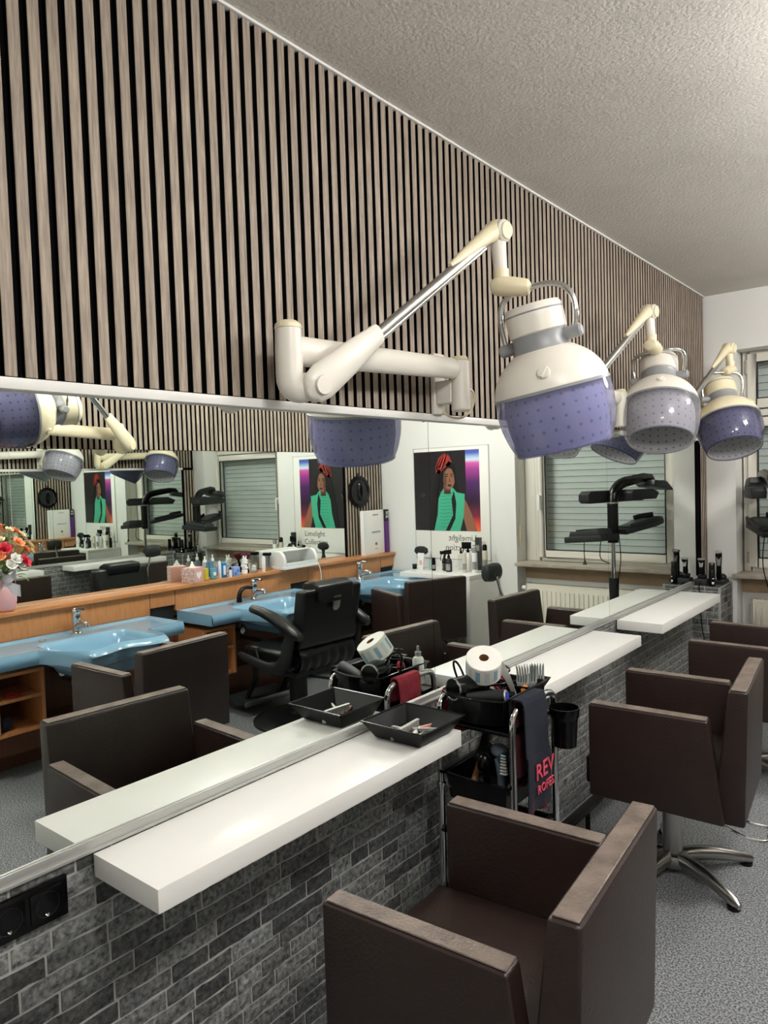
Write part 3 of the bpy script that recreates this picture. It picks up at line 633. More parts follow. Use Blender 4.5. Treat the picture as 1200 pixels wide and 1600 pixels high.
# ------------------------------------------------------------------ barber chair
def barber(loc, rz):
    t = thing('barber_chair', 'black leather barber chair on a round base, facing the middle basin', 'chair', (*loc, 0), rz)
    # faces local +x
    part('base_plate', MB().lathe([(.315, .0), (.315, .012), (.30, .026), (.20, .045), (.12, .055), (.075, .06), (.07, .08), (.001, .08)], 48), 'blackmatt', t)
    part('column', MB().tube([(0, 0, .07), (0, 0, .32)], .062, 24).tube([(0, 0, .32), (0, 0, .38)], .05, 24), 'blackmatt', t)
    part('seat_frame', MB().box((-.22, -.20, .36), (.22, .20, .41)), 'blackmatt', t, bevel=.01)
    m = MB().box((-.25, -.245, .405), (.29, .245, .53)); part('seat', m, 'blackleather', t, bevel=.045, seg=5)
    pts = [(-.285, .50), (-.215, .48), (-.315, .955), (-.40, .955)]
    part('backrest', MB().prism([(-.33, .575), (-.22, .55), (-.30, .95), (-.405, .955)], -.255, .255, 'y'), 'blackleather', t, bevel=.032, seg=5)
    lb = MB()
    def lump(u, v):
        a = u*2*pi; y = -.24+v*.48; w = .006*sin(v*38); return (-.262+.062*cos(a)+w*.6, y, .495+.085*sin(a)+w)
    lb.grid(lump, 20, 40); part('lumbar_roll', lb, 'blackleather', t, smooth=60)
    part('lumbar_caps', MB().tube([(-.262, -.244, .495), (-.262, -.238, .495)], .05).tube([(-.262, .244, .495), (-.262, .238, .495)], .05), 'blackleather', t)
    part('headrest', MB().prism([(-.425, .86), (-.27, .90), (-.25, .955), (-.26, .985), (-.36, .995), (-.425, .97)], -.15, .15, 'y'), 'blackleather', t, bevel=.022, seg=4)
    part('headrest_clip', MB().prism([(-.034, .10), (.034, .10), (.030, .02), (.012, 0), (-.012, 0), (-.030, .02)], 0, .008, 'x', Matrix.Translation((-.407, 0, .80)) @ Matrix.Rotation(rad(-12), 4, 'Y')), 'satin', t, bevel=.002, label='chrome headrest latch')
    part('back_bolt', MB().tube([(-.30, .255, .64), (-.30, .275, .64)], .013, 12), 'chrome', t)
    for sg in (-1, 1):
        y = sg*.30
        ar = part('armrest', MB().tube([(-.40, y, .665), (-.37, y, .68), (-.28, y, .72), (-.15, y, .765), (-.02, y, .795), (.08, y, .806), (.10, y, .804)], [.020, .036, .040, .036, .031, .027, .014], 16, 1.2, up=(0, 0, 1)), 'blackleather', t)
        part('arm_support', MB().tube([(-.30, y, .68), (-.27, y, .60), (-.24, y, .50), (-.17, y, .44), (-.05, y, .43), (.12, y, .455), (.235, y, .475), (.26, y, .478)], [.040, .046, .050, .048, .036, .030, .026, .012], 16, .62, up=(1, 0, 0)), 'blackmatt', t)
    part('recline_lever', MB().tube([(.08, -.27, .47), (.08, -.285, .53)], .007, 8).box((.06, -.30, .53), (.13, -.27, .548)), 'satin', t, bevel=.002)
    for sg in (-1, 1):
        part('footrest_arm', MB().box((.25, sg*.16-.014, .28), (.28, sg*.16+.014, .42)).add([(.25, sg*.16-.014, .28), (.28, sg*.16-.014, .28), (.40, sg*.16-.014, .10), (.37, sg*.16-.014, .10), (.25, sg*.16+.014, .28), (.28, sg*.16+.014, .28), (.40, sg*.16+.014, .10), (.37, sg*.16+.014, .10)], [(0, 1, 2, 3), (4, 7, 6, 5), (0, 4, 5, 1), (1, 5, 6, 2), (2, 6, 7, 3), (3, 7, 4, 0)]), 'blackmatt', t)
    part('footrest_plate', MB().box((.30, -.23, .085), (.56, .23, .115)), 'darkplastic', t, bevel=.01)
    part('footrest_trim', MB().box((.292, -.235, .08), (.302, .235, .12)), 'satin', t, bevel=.003)
    part('pump_lever', MB().tube([(-.04, .05, .30), (-.22, .22, .26), (-.33, .26, .19)], .009, 10).tube([(-.33, .26, .19), (-.36, .18, .185)], .014, 10), 'blackmatt', t)
    return t
barber((2.10, 3.46), rad(4))
# ------------------------------------------------------------------ things on the ledge
LZ = .931
def simple(name, label, cat, mb, m, loc, rz=0, group=None, bevel=0, parts=(), seg=2):
    """a thing of one mesh, or an Empty when it has parts"""
    if not parts:
        o = link(name, mb.mesh(name, m, bevel, 35, seg), None, loc); o.rotation_euler = (0, 0, rz); return tag(o, label, cat, group)
    t = thing(name, label, cat, loc, rz, group)
    part('body', mb, m, t, bevel, 35, seg)
    for p in parts: part(p[0], p[1], p[2], t, p[3] if len(p) > 3 else 0)
    return t
# pink vase with artificial flowers
VX, VY = 2.905, 1.895
v = MB().lathe(smoothprof([(.036, 0), (.050, .012), (.060, .055), (.061, .10), (.050, .14), (.030, .168), (.027, .19), (.031, .21)], 5), 32)
flat('pink_ceramic', '#d9a7ab', .3)
simple('flower_vase', 'pink ceramic vase standing at the left end of the wooden ledge', 'vase', v, 'pink_ceramic', (VX, VY, LZ))
t = thing('flower_bouquet', 'bouquet of artificial orange, cream, red and white flowers in the pink vase', 'flowers', (VX, VY, LZ+.18))
for nm, c in (('orange_petal', '#f7a878'), ('coral_petal', '#ef6f52'), ('cream_petal', '#f8e9c4'), ('red_petal', '#d8344a'), ('white_petal', '#f0eee8'), ('leaf_green', '#5c7a3d'), ('pale_leaf', '#8ba05c'), ('ribbon_grey', '#b9b4b8')): flat(nm, c, .6)
rnd = random.Random(3)
def blossom(kind, r):
    m = MB()
    for layer, (k, rr, tilt) in enumerate(((7, r, .25), (6, r*.75, .7), (5, r*.5, 1.15))):
        for i in range(k):
            a = 2*pi*i/k+layer*.5; T = Matrix.Rotation(a, 4, 'Z') @ Matrix.Rotation(-tilt, 4, 'Y')
            m.grid(lambda u, v: (rr*(.12+u*.95), (v-.5)*rr*1.0*sin(pi*(.12+.8*u)), .22*rr*u*u-.25*rr*(v-.5)**2), 4, 4, T)
    m.sphere((0, 0, r*.1), r*.18, 8, 6); return m.mesh('blossom', kind, smooth=60)
bl = {k: [blossom(k, 1)] for k in ('orange_petal', 'coral_petal', 'cream_petal', 'red_petal', 'white_petal')}
leafm = MB().grid(lambda u, v: (u, (v-.5)*.34*sin(pi*min(1, u*.95+.03)), .12*sin(pi*u)-.3*(v-.5)**2), 6, 4).mesh('leaf', 'leaf_green', smooth=60)
leafm2 = MB().grid(lambda u, v: (u, (v-.5)*.2*sin(pi*min(1, u*.95+.03)), .12*sin(pi*u)-.3*(v-.5)**2), 6, 4).mesh('leaf', 'pale_leaf', smooth=60)
spec = [('orange_petal', .028, -.01, .06, .26), ('orange_petal', .030, .07, .02, .235), ('orange_petal', .032, .055, -.045, .18), ('coral_petal', .034, .03, .05, .155), ('red_petal', .038, -.02, -.03, .15), ('red_petal', .034, .085, -.05, .085), ('coral_petal', .036, .10, .0, .075), ('white_petal', .03, .03, -.06, .10), ('white_petal', .028, .06, -.055, .065), ('white_petal', .028, .0, -.07, .075),
        ('cream_petal', .022, .05, .05, .23), ('cream_petal', .022, .03, -.0, .245), ('cream_petal', .02, .12, .02, .20), ('cream_petal', .018, .14, .0, .17), ('cream_petal', .018, .15, -.01, .13), ('cream_petal', .02, -.02, .0, .20), ('orange_petal', .028, -.06, .03, .22), ('coral_petal', .03, -.07, -.03, .17), ('cream_petal', .02, .09, -.02, .22), ('orange_petal', .03, .11, -.01, .14), ('orange_petal', .028, -.05, -.05, .12), ('cream_petal', .018, .16, .015, .155)]
for k, r, dy, dx, dz in spec:
    r *= 1.25; dz = dz*1.16+.012
    o = link('blossom', bl[k][0], t, (min(dx, .04)-.03, dy, dz)); o.scale = (r, r, r)
    d = Vector((dx-.05, dy, .05+dz*.2)); o.rotation_euler = d.to_track_quat('Z', 'Y').to_euler()
    part('stem', MB().tube([(0, 0, -.16), (0, 0, .03), (min(dx, .04)-.03, dy, dz)], .0018, 5), 'leaf_green', t)
for i in range(26):
    a = rnd.uniform(0, 2*pi); z = rnd.uniform(.02, .16)
    rr = rnd.uniform(.02, .05); o = link('leaf', leafm if i % 2 else leafm2, t, (-.02+cos(a)*rr*.6, sin(a)*rr*1.6, z)); s = rnd.uniform(.05, .085); o.scale = (s, s, s); o.rotation_euler = (rnd.uniform(-.4, .4), rnd.uniform(-.5, .7), math.atan2(sin(a)*1.6, cos(a)*.6-.3))
part('ribbon', MB().grid(lambda u, v: (-.055+.014*sin(u*7), -.06+.11*u, .0+.05*v+.012*sin(u*9)), 14, 4).grid(lambda u, v: (-.05+.01*sin(u*8+1), -.03+.10*u, -.06+.07*v-.04*u), 14, 4), 'ribbon_grey', t, smooth=60)
# tissue box
flat('pink_card', '#dba8a0', .5); flat('rose_print', '#a58d86', .6, noise=1.6, nscale=9, col2='#e6cfc8'); flat('tissue', '#efeee9', .8)
t = thing('tissue_box', 'pink cardboard tissue box with a white heart on the wooden ledge', 'tissue box', (2.905, 3.215, LZ), rad(-20))
m = MB().box((-.055, -.06, 0), (.055, .06, .11)); me = m.mesh('carton', ['pink_card', 'rose_print'], .002, 30)
for p in me.polygons: p.material_index = 1 if p.normal.y < -.8 else 0
link('carton', me, t)
hp = [(.032*16*sin(a)**3/16, .032*(13*cos(a)-5*cos(2*a)-2*cos(3*a)-cos(4*a))/16) for a in [2*pi*i/30 for i in range(30)]]
part('heart_print', MB().prism(hp, -.0559, -.0554, 'x', Matrix.Translation((0, 0, .055))), 'paper', t)
part('tissue', MB().lathe([(.03, .0), (.022, .012), (.012, .028), (.008, .042), (.001, .046)], 9, Matrix.Translation((0, 0, .109)) @ Matrix.Diagonal((.6, 1, 1, 1)), closed=False), 'tissue', t, smooth=20)
def bottle(name, label, cat, loc, r, h, liquid, cap='white', fill=.6, neck=.35, body='clear', group='toiletries on the wooden ledge', spray=False):
    t = thing(name, label, cat, loc, 0, group)
    bh = h*.72
    part('body', MB().lathe([(r*.9, 0), (r, .004), (r, bh*.9), (r*.8, bh*.97), (r*neck, bh), (r*neck, bh+.01)], 24), body, t)
    if liquid: part('liquid', MB().lathe([(r*.86, .003), (r*.95, .006), (r*.95, bh*fill), (.001, bh*fill)], 24), liquid, t)
    part('cap', MB().lathe([(r*neck*1.35, bh+.004), (r*neck*1.35, bh+(h-bh)*.45), (r*neck*.6, bh+(h-bh)*.5), (r*neck*.55, h), (.001, h)], 18), cap, t)
    return t
flat('yellow_liquid', '#e8cf1c', .3); flat('blue_liquid', '#59b8cf', .3); flat('bright_blue', '#1f7fc4', .4); flat('lilac', '#8f9fd8', .45)
bottle('liquid_bottle', 'clear bottle half full of yellow liquid beside the tissue box', 'bottle', (2.90, 3.325, LZ), .025, .18, 'yellow_liquid', fill=.68)
b = bottle('spray_bottle', 'clear pump bottle of turquoise liquid beside the yellow bottle', 'bottle', (2.905, 3.40, LZ), .024, .185, 'blue_liquid', fill=.6)
part('print', MB().lathe([(.0246, .03), (.0246, .055)], 8, a0=rad(150), a1=rad(215)), 'paper', b)
simple('cream_tube', 'slim white tube standing between the turquoise bottle and the blue box', 'tube', MB().lathe([(.010, 0), (.012, .003), (.012, .10), (.010, .12), (.003, .132), (.001, .133)], 18), 'white', (2.905, 3.462, LZ), group='toiletries on the wooden ledge')
simple('carton_box', 'upright bright blue carton on the wooden ledge', 'box', MB().box((-.018, -.021, 0), (.018, .021, .112)), 'bright_blue', (2.92, 3.505, LZ), group='toiletries on the wooden ledge', bevel=.0015, parts=[('label_print', MB().box((-.0186, -.010, .02), (-.0178, .012, .09)), 'paper')])
bottle('dropper_bottle', 'tiny white bottle with a black cap in front of the blue carton', 'bottle', (2.87, 3.535, LZ), .011, .078, None, cap='blackplastic', body='white', neck=.8)
simple('cotton_box', 'small lilac box on the wooden ledge', 'box', MB().box((-.03, -.032, 0), (.03, .032, .072)), 'lilac', (2.905, 3.60, LZ), group='toiletries on the wooden ledge', bevel=.003, parts=[('label_print', MB().box((-.0308, -.022, .012), (-.0298, .0, .03)).box((-.0308, .004, .035), (-.0298, .022, .05)), 'bright_blue')])
m = MB()
for i in range(6): m.lathe([(.020+.004*(i % 2), .02*i), (.025, .02*i+.008), (.021, .02*i+.019)], 14, Matrix.Translation((.003*(i % 2), .003*(i % 3-1), 0)))
for a in (0, 2.1, 4.2): m.tube([(.008*cos(a), .008*sin(a), .118), (.014*cos(a), .014*sin(a), .145)], [.008, .004], 8)
simple('roller_stack', 'white stack of end paper holders beside the lilac box', 'stack', m, 'white', (2.90, 3.70, LZ))
t = thing('cotton_jar', 'small glass jar of white cotton beside the white stack', 'jar', (2.905, 3.795, LZ))
part('glass', MB().lathe([(.026, 0), (.028, .002), (.028, .075), (.026, .075), (.026, .004), (.001, .004)], 24, closed=False), 'clear', t)
part('cotton', MB().sphere((0, 0, .024), .022, 12, 8, (1, 1, .8)).sphere((.004, .004, .046), .018, 12, 8), 'tissue', t)
t = thing('hair_duster', 'dark red fan brush lying behind the cotton jar', 'brush', (2.955, 3.79, LZ), 0)
part('handle', MB().tube([(0, -.01, .0), (0, -.03, .10)], [.012, .009], 10), 'blackplastic', t)
flat('dark_red', '#4a1018', .8)
part('bristles', MB().lathe([(.010, .095), (.03, .12), (.048, .145), (.040, .16), (.001, .166)], 18, Matrix.Translation((0, -.03, 0)) @ Matrix.Diagonal((.55, 1, 1, 1))), 'dark_red', t)
simple('lotion_tube', 'white lotion tube standing left of the steel canister', 'tube', MB().lathe([(.012, 0), (.013, .02), (.016, .03), (.016, .11), (.006, .125), (.001, .125)], 18), 'white', (2.895, 3.89, LZ), group='toiletries on the wooden ledge')
t = thing('canister', 'brushed steel canister with a black lid beside the steriliser', 'canister', (2.925, 3.957, LZ))
part('body', MB().lathe([(.032, 0), (.034, .003), (.034, .125), (.001, .125)], 30), 'satin', t)
part('lid', MB().lathe([(.036, .122), (.036, .140), (.033, .144), (.001, .144)], 30), 'blackplastic', t)
# steriliser cabinet
t = thing('tool_steriliser', 'white table steriliser with a curved clear lid on the wooden ledge', 'steriliser', (2.89, 4.22, LZ))
part('base', MB().box((-.10, -.20, 0), (.09, .20, .022)), 'white', t, bevel=.005)
arc = [(.085, .022), (-.085, .022)]+[(-.02-.07*cos(a)*1.0, .05+.095*sin(a)) for a in [rad(q) for q in range(0, 91, 10)]]+[(.05, .145), (.085, .12)]
for sg in (-1, 1): part('end_cheek', MB().prism(arc, sg*.195, sg*.165, 'y'), 'white', t, bevel=.004)
part('back_shell', MB().prism([(.085, .022), (.078, .022), (.078, .118), (.048, .138), (-.02, .138), (-.02, .145), (.05, .145), (.085, .12)], -.165, .165, 'y'), 'white', t)
part('lid', MB().grid(lambda u, v: (-.02-.068*cos(u*pi/2), -.165+.33*v, .05+.092*sin(u*pi/2)), 12, 2), 'clear', t)
part('lid_frame', MB().box((-.095, -.166, .022), (-.082, .166, .052)), 'white', t, bevel=.003)
part('tool_tray', MB().box((-.07, -.15, .03), (.06, .15, .036)), 'satin', t)
part('cable', MB().tube(bez((-.098, .185, .01), (-.12, .20, -.02), (-.115, .20, -.10), (-.11, .205, -.188), 10), .004, 8), 'white', t)
# show card and purple carton
t = thing('show_card', 'white standing show card for hair colour on the right end of the ledge', 'show card', (2.93, 5.30, LZ), rad(-4))
flat('ink', '#3a3a3c', .6); flat('pale_ink', '#9d9d9d', .6)
part('card', MB().box((-.02, -.165, 0), (.02, .165, .415)), 'paper', t, bevel=.002)
part('spine', MB().box((-.0206, -.166, 0), (-.0196, -.120, .412)), 'white', t)
part('lettering', text_mb('COLOUR', .022, Matrix.Translation((-.0205, .03, .365)) @ face((0, -1, 0), (-1, 0, 0))), 'ink', t)
part('lettering', text_mb('EXCELLENCE', .024, Matrix.Translation((-.0205, .03, .20)) @ face((0, -1, 0), (-1, 0, 0))), 'ink', t)
part('lettering', text_mb('ABCDEF', .014, Matrix.Translation((-.0205, .03, .045)) @ face((0, -1, 0), (-1, 0, 0))), 'pale_ink', t)
cols = ['#c9a24a', '#8a5a2a', '#3a2a22', '#b04a3a', '#e0c070', '#5a4a6a']
for i, c in enumerate(cols):
    flat('dot%d' % i, c, .5); part('colour_wheel', MB().prism([(0, 0)]+[(.018*cos(a), .018*sin(a)) for a in (2*pi*i/6, 2*pi*(i+.5)/6, 2*pi*(i+1)/6)], -.0212, -.0204, 'x', Matrix.Translation((0, .03, .095))), 'dot%d' % i, t)
t = thing('colour_carton', 'tall purple carton with white letters beside the show card', 'box', (2.925, 5.495, LZ), rad(-4))
flat('purple_card', '#5b2a73', .45)
part('carton', MB().box((-.024, -.022, 0), (.024, .022, .30)), 'purple_card', t, bevel=.0015)
part('carton_top', MB().box((-.024, -.022, .3005), (.024, .022, .415)), 'blackmatt', t, bevel=.0015)
part('lettering', text_mb('KE', .06, Matrix.Translation((-.0246, .016, .365)) @ face((0, 0, -1), (-1, 0, 0)), .0006), 'paper', t)
# black hand mirror on the slats
t = thing('round_hand_mirror', 'black round hand mirror hanging on the slatted strip beside the opposite mirror', 'hand mirror', (W-.021, 5.165, 1.53))
part('frame', MB().lathe([(.115, -.012), (.145, -.012), (.150, 0), (.145, .012), (.12, .013), (.112, .006)], 40, axisM((-1, 0, 0), (-.014, 0, 0)) @ Matrix.Diagonal((1, 1, 1, 1)), closed=False), 'blackplastic', t)
part('back', MB().lathe([(.118, -.01), (.118, .004), (.001, .006)], 40, axisM((-1, 0, 0), (-.014, 0, 0))), 'blackmatt', t)
part('grip_slot', MB().lathe([(.05, .006), (.055, .016), (.048, .022), (.02, .020)], 30, axisM((-1, 0, 0), (-.014, 0, 0), (0, 0, 1)) @ Matrix.Diagonal((1.7, .55, 1, 1)), closed=False), 'blackplastic', t)
part('hanging_loop', MB().tube([(-.014, .0+.014*sin(a), .160+.014*cos(a)) for a in [2*pi*i/14 for i in range(15)]], .004, 8), 'blackplastic', t)
# ------------------------------------------------------------------ poster on the far wall
t = thing('poster', 'framed poster of a woman in a green ruffled top on the far wall', 'poster', (2.19, L, 1.41))
yq = -.004
part('holder', MB().box((-.41, -.006, -.52), (.40, 0, .50)), 'paper', t, bevel=.001)
e = MB()
for a, b in (((-.415, -.01, -.52), (-.405, 0, .50)), ((.395, -.01, -.52), (.405, 0, .50)), ((-.415, -.01, .495), (.405, 0, .505)), ((-.415, -.01, -.525), (.405, 0, -.515))): e.box(a, b)
part('clear_frame', e, 'clear', t)
PW, PH, PX0, PZ0 = .715, .73, -.315, -.262   # printed picture; local x right as read in the room
def pl(poly, k): return MB().prism([(PX0+PW*a, PZ0+PH*b) for a, b in poly], -.0064-.0004*k, -.006, 'y')
for nm, c in (('print_black', '#1c191d'), ('print_skin', '#8d5f48'), ('print_skin_dark', '#5d3d31'), ('print_green', '#3fae8a'), ('print_green_dark', '#2a8a6c'), ('print_redhair', '#8f2a24'), ('print_orangehair', '#c9483a'), ('print_hair', '#120d10'), ('print_lip', '#3c1519'), ('print_hand', '#3a2a28')): flat(nm, c, .45)
gm = bpy.data.materials.new('print_neon'); gm.use_nodes = True; nt = gm.node_tree; b = nt.nodes['Principled BSDF']; b.inputs['Roughness'].default_value = .45
tc = nt.nodes.new('ShaderNodeTexCoord'); sp = nt.nodes.new('ShaderNodeSeparateXYZ'); cr = nt.nodes.new('ShaderNodeValToRGB'); nt.links.new(tc.outputs['Generated'], sp.inputs[0]); nt.links.new(sp.outputs[2], cr.inputs[0]); nt.links.new(cr.outputs[0], b.inputs['Base Color'])
st = [(0, '#f0703a'), (.08, '#e0503a'), (.18, '#7a2438'), (.35, '#2a1230'), (.6, '#4a2060'), (.76, '#a03a90'), (.84, '#d860b0'), (.875, '#d8e4f0'), (.93, '#80a8e0'), (.96, '#4a60b8'), (1, '#5a58a8')]
cr.color_ramp.elements[0].position = 0; cr.color_ramp.elements[0].color = (*srgb(st[0][1]), 1); cr.color_ramp.elements[1].position = 1; cr.color_ramp.elements[1].color = (*srgb(st[-1][1]), 1)
for q, c in st[1:-1]: el = cr.color_ramp.elements.new(q); el.color = (*srgb(c), 1)
M['print_neon'] = gm
part('print', pl([(0, 0), (1, 0), (1, 1), (0, 1)], 1), 'print_black', t)
part('print', pl([(0, 0), (.20, 0), (.20, 1), (0, 1)], 2), 'print_neon', t)
def ell(cx, cy, rx, ry, n=28, rot=0): return [(cx+rx*cos(a)*cos(rot)-ry*sin(a)*sin(rot), cy+rx*cos(a)*sin(rot)+ry*sin(a)*cos(rot)) for a in [2*pi*i/n for i in range(n)]]
part('print', pl([(.30, .48), (.24, .30), (.27, .10), (.62, .0), (.66, .3), (.66, .62), (.60, .85), (.50, .95), (.40, .90), (.36, .70)], 3), 'print_hair', t)
part('print', pl([(.05, 0), (.12, .20), (.20, .36), (.27, .44), (.30, .30), (.24, .14), (.20, 0)], 4), 'print_skin', t)
part('print', pl([(.22, .46), (.34, .48), (.40, .54), (.53, .54), (.58, .48), (.62, .40), (.64, .20), (.70, 0), (.30, 0), (.24, .20)], 5), 'print_green', t)
for i in range(11):
    z = .04+i*.043; part('print', pl([(.40, z), (.47, z+.012), (.55, z), (.60, z+.010), (.60, z+.016), (.55, z+.008), (.47, z+.02), (.40, z+.008)], 6), 'print_green_dark', t)
part('print', pl([(.43, .46), (.53, .46), (.54, .58), (.43, .58)], 6), 'print_skin_dark', t)
part('print', pl(ell(.445, .655, .088, .135, rot=.12), 7), 'print_skin', t)
part('print', pl([(.50, .54), (.54, .62), (.53, .76), (.50, .72), (.485, .62)], 8), 'print_skin_dark', t)
part('print', pl([(.385, .70), (.43, .705), (.43, .715), (.385, .712)], 8), 'print_hair', t); part('print', pl([(.46, .70), (.505, .70), (.505, .712), (.46, .712)], 8), 'print_hair', t)
part('print', pl(ell(.408, .683, .018, .008), 8), 'print_hair', t); part('print', pl(ell(.483, .680, .018, .008), 8), 'print_hair', t)
part('print', pl([(.432, .68), (.438, .64), (.425, .615), (.445, .608), (.452, .64)], 8), 'print_skin_dark', t)
part('print', pl(ell(.443, .568, .033, .014), 8), 'print_lip', t)
part('print', pl([(.40, .86), (.45, .945), (.52, .97), (.60, .92), (.655, .80), (.65, .73), (.60, .715), (.545, .765), (.49, .80), (.44, .81)], 9), 'print_redhair', t)
part('print', pl([(.46, .93), (.50, .95), (.56, .89), (.60, .80), (.57, .78), (.52, .84), (.475, .90)], 10), 'print_orangehair', t)
for a in (.0, .045, .09): part('print', pl([(.47+a, .95-a*.5), (.485+a, .95-a*.5), (.56+a, .79), (.555+a*.9, .755), (.50+a, .86)], 10), 'print_redhair' if a == .045 else 'print_hair', t)
part('print', pl([(.36, .74), (.38, .83), (.45, .87), (.50, .82), (.47, .79), (.41, .775), (.375, .70), (.355, .55), (.335, .60)], 9), 'print_hair', t)
part('print', pl([(.38, .50), (.42, .40), (.40, .20), (.52, 0), (.46, 0), (.37, .15), (.35, .35)], 10), 'print_hair', t)
part('print', pl([(.56, .70), (.62, .55), (.66, .30), (.70, .0), (.78, .0), (.72, .4), (.66, .66), (.60, .82)], 9), 'print_hair', t)
part('print', pl([(.82, .46), (.88, .48), (.92, .44), (.86, .42)], 9), 'print_hand', t)
flat('poster_ink', '#4b4d4c', .6)
part('lettering', text_mb('Limelight', .082, Matrix.Translation((-.12, -.0063, -.352)) @ face((1, 0, 0), (0, -1, 0)), .0004), 'poster_ink', t)
part('lettering', text_mb('Collection', .082, Matrix.Translation((-.105, -.0063, -.440)) @ face((1, 0, 0), (0, -1, 0)), .0004), 'poster_ink', t)

# ------------------------------------------------------------------ product desk
DX0, DX1, DY0, DY1, DZ = 1.70, 2.42, 5.05, 5.53, .818
t = thing('product_desk', 'white desk of shelves with hair products under the poster', 'desk', (2.07, 5.33, 0), world=True)
part('desk_top', MB().box((DX0, DY0, DZ-.04), (DX1, DY1, DZ)), 'lam', t, bevel=.002)
part('side_panel', MB().box((DX0, DY0, 0), (DX0+.05, DY1, DZ-.0405)), 'lam', t, bevel=.002)
part('side_panel', MB().box((DX1-.05, DY0+.25, 0), (DX1, DY1, DZ-.0405)), 'lam', t, bevel=.002)
part('shelf_board', MB().box((DX0+.0505, DY0+.11, .37), (DX1-.0505, DY1, .40)), 'lam', t, bevel=.002)
OFF = Vector((0, 0, 0))
t = thing('globe_lamp', 'white globe lamp on the lower shelf of the white desk', 'lamp', (1.855, 5.235, .40))
part('globe', MB().lathe(smoothprof([(.025, 0), (.046, .02), (.058, .055), (.05, .09), (.028, .108), (.016, .112), (.016, .122), (.001, .124)], 5), 28), 'white', t)
part('cable', MB().tube(bez((.0, -.04, .008), (.0, -.12, .03), (0.01, -.11, -.10), (.02, -.11, -.398), 12), .0025, 6), 'white', t)
G = 'hair products on the white desk'
def pump(label, loc, r, h, body, top='blackplastic', rz=0, print_=None):
    t = thing('spray_bottle', label, 'bottle', loc, rz, G); bh = h*.66
    part('body', MB().lathe([(r*.92, 0), (r, .004), (r, bh*.7), (r*.75, bh*.88), (r*.38, bh*.97), (r*.38, bh)], 22), body, t)
    part('trigger_head', MB().lathe([(r*.45, bh-.004), (r*.45, bh+.014), (r*.25, bh+.02), (r*.25, bh+.035), (.001, bh+.036)], 14).box((-r*.3, -r*1.7, bh+.028), (r*.3, r*.9, h)).tube([(0, -r*1.1, bh+.03), (0, -r*1.6, bh-.01), (0, -r*1.45, bh-.03)], r*.16, 8), top, t, bevel=.001)
    if print_: part('label_print', MB().lathe([(r*1.012, bh*.12), (r*1.012, bh*.55)], 12, a0=rad(190), a1=rad(310)), print_, t)
    return t
def can(label, loc, r, h, body, cap, name='spray_can', caph=.2, cat='can', print_=None):
    t = thing(name, label, cat, loc, 0, G)
    part('body', MB().lathe([(r*.94, 0), (r, .004), (r, h*(1-caph)-.006), (r*.9, h*(1-caph)), (.001, h*(1-caph))], 22), body, t)
    part('cap', MB().lathe([(r*.9, h*(1-caph)), (r*.9, h*.94), (r*.6, h), (.001, h)], 20), cap, t)
    if print_: part('label_print', MB().lathe([(r*1.012, h*.15), (r*1.012, h*.45)], 12, a0=rad(190), a1=rad(300)), print_, t)
    return t
flat('beige_plastic', '#cfc6b4', .45); flat('teal_clear', '#9fc4b8', .3); flat('grey_print', '#8b8b88', .5); flat('pink_print', '#d7a9a6', .5)
t = thing('cream_tube', 'white tube with pink print standing at the left end of the desk', 'tube', (2.33, 5.25, DZ), 0, G)
part('body', MB().add([(-.022, -.012, .02), (.022, -.012, .02), (.022, .012, .02), (-.022, .012, .02), (-.036, -.002, .15), (.036, -.002, .15), (.036, .002, .15), (-.036, .002, .15)], [(0, 3, 2, 1), (4, 5, 6, 7), (0, 1, 5, 4), (1, 2, 6, 5), (2, 3, 7, 6), (3, 0, 4, 7)]), 'white', t, bevel=.002)
part('cap', MB().lathe([(.02, 0), (.02, .02), (.001, .02)], 18), 'white', t)
part('label_print', MB().box((-.016, -.0115, .045), (.012, -.0102, .085)), 'pink_print', t)
t = thing('fan_brush', 'black neck duster brush with wide bristles standing upright on the desk', 'brush', (2.385, 5.33, DZ), 0, G)
part('handle', MB().lathe([(.022, 0), (.022, .06), (.016, .07), (.014, .10), (.018, .125), (.001, .126)], 18), 'blackmatt', t)
part('bristles', MB().lathe([(.016, .12), (.06, .135), (.075, .155), (.066, .185), (.035, .20), (.001, .203)], 22, Matrix.Diagonal((1, .5, 1, 1))), 'blackmatt', t)
t = thing('jar_box', 'low black jar behind the white tube on the desk', 'jar', (2.42, 5.27, DZ), 0, G); part('body', MB().lathe([(.018, 0), (.02, .003), (.02, .03), (.001, .03)], 18), 'blackplastic', t); part('lid', MB().lathe([(.0215, .03), (.0215, .045), (.001, .046)], 18), 'blackmatt', t)
bottle('serum_bottle', 'clear bottle of pale teal serum on the desk beside the white tube', 'bottle', (2.245, 5.28, DZ), .017, .165, 'teal_clear', cap='clear', fill=.7, group=G)
can('short black bottle with a black cap in front of the black trigger sprays', (2.19, 5.245, DZ), .017, .115, 'blackplastic', 'blackplastic', 'styling_bottle', cat='bottle', print_='grey_print')
pump('tall black trigger spray bottle in the middle of the desk', (2.12, 5.31, DZ), .023, .17, 'blackplastic', print_='grey_print', rz=rad(70))
pump('small see-through black spray bottle near the front edge of the desk', (2.02, 5.23, DZ), .028, .19, 'blackmatt', print_='grey_print', rz=rad(20))
can('low dark bottle between the two black trigger sprays', (2.085, 5.27, DZ), .020, .085, 'darkplastic', 'blackplastic', 'styling_bottle', cat='bottle')
bottle('clear_bottle', 'clear ribbed bottle behind the small black spray bottle', 'bottle', (1.985, 5.37, DZ), .024, .20, None, cap='blackplastic', body='clear', group=G)
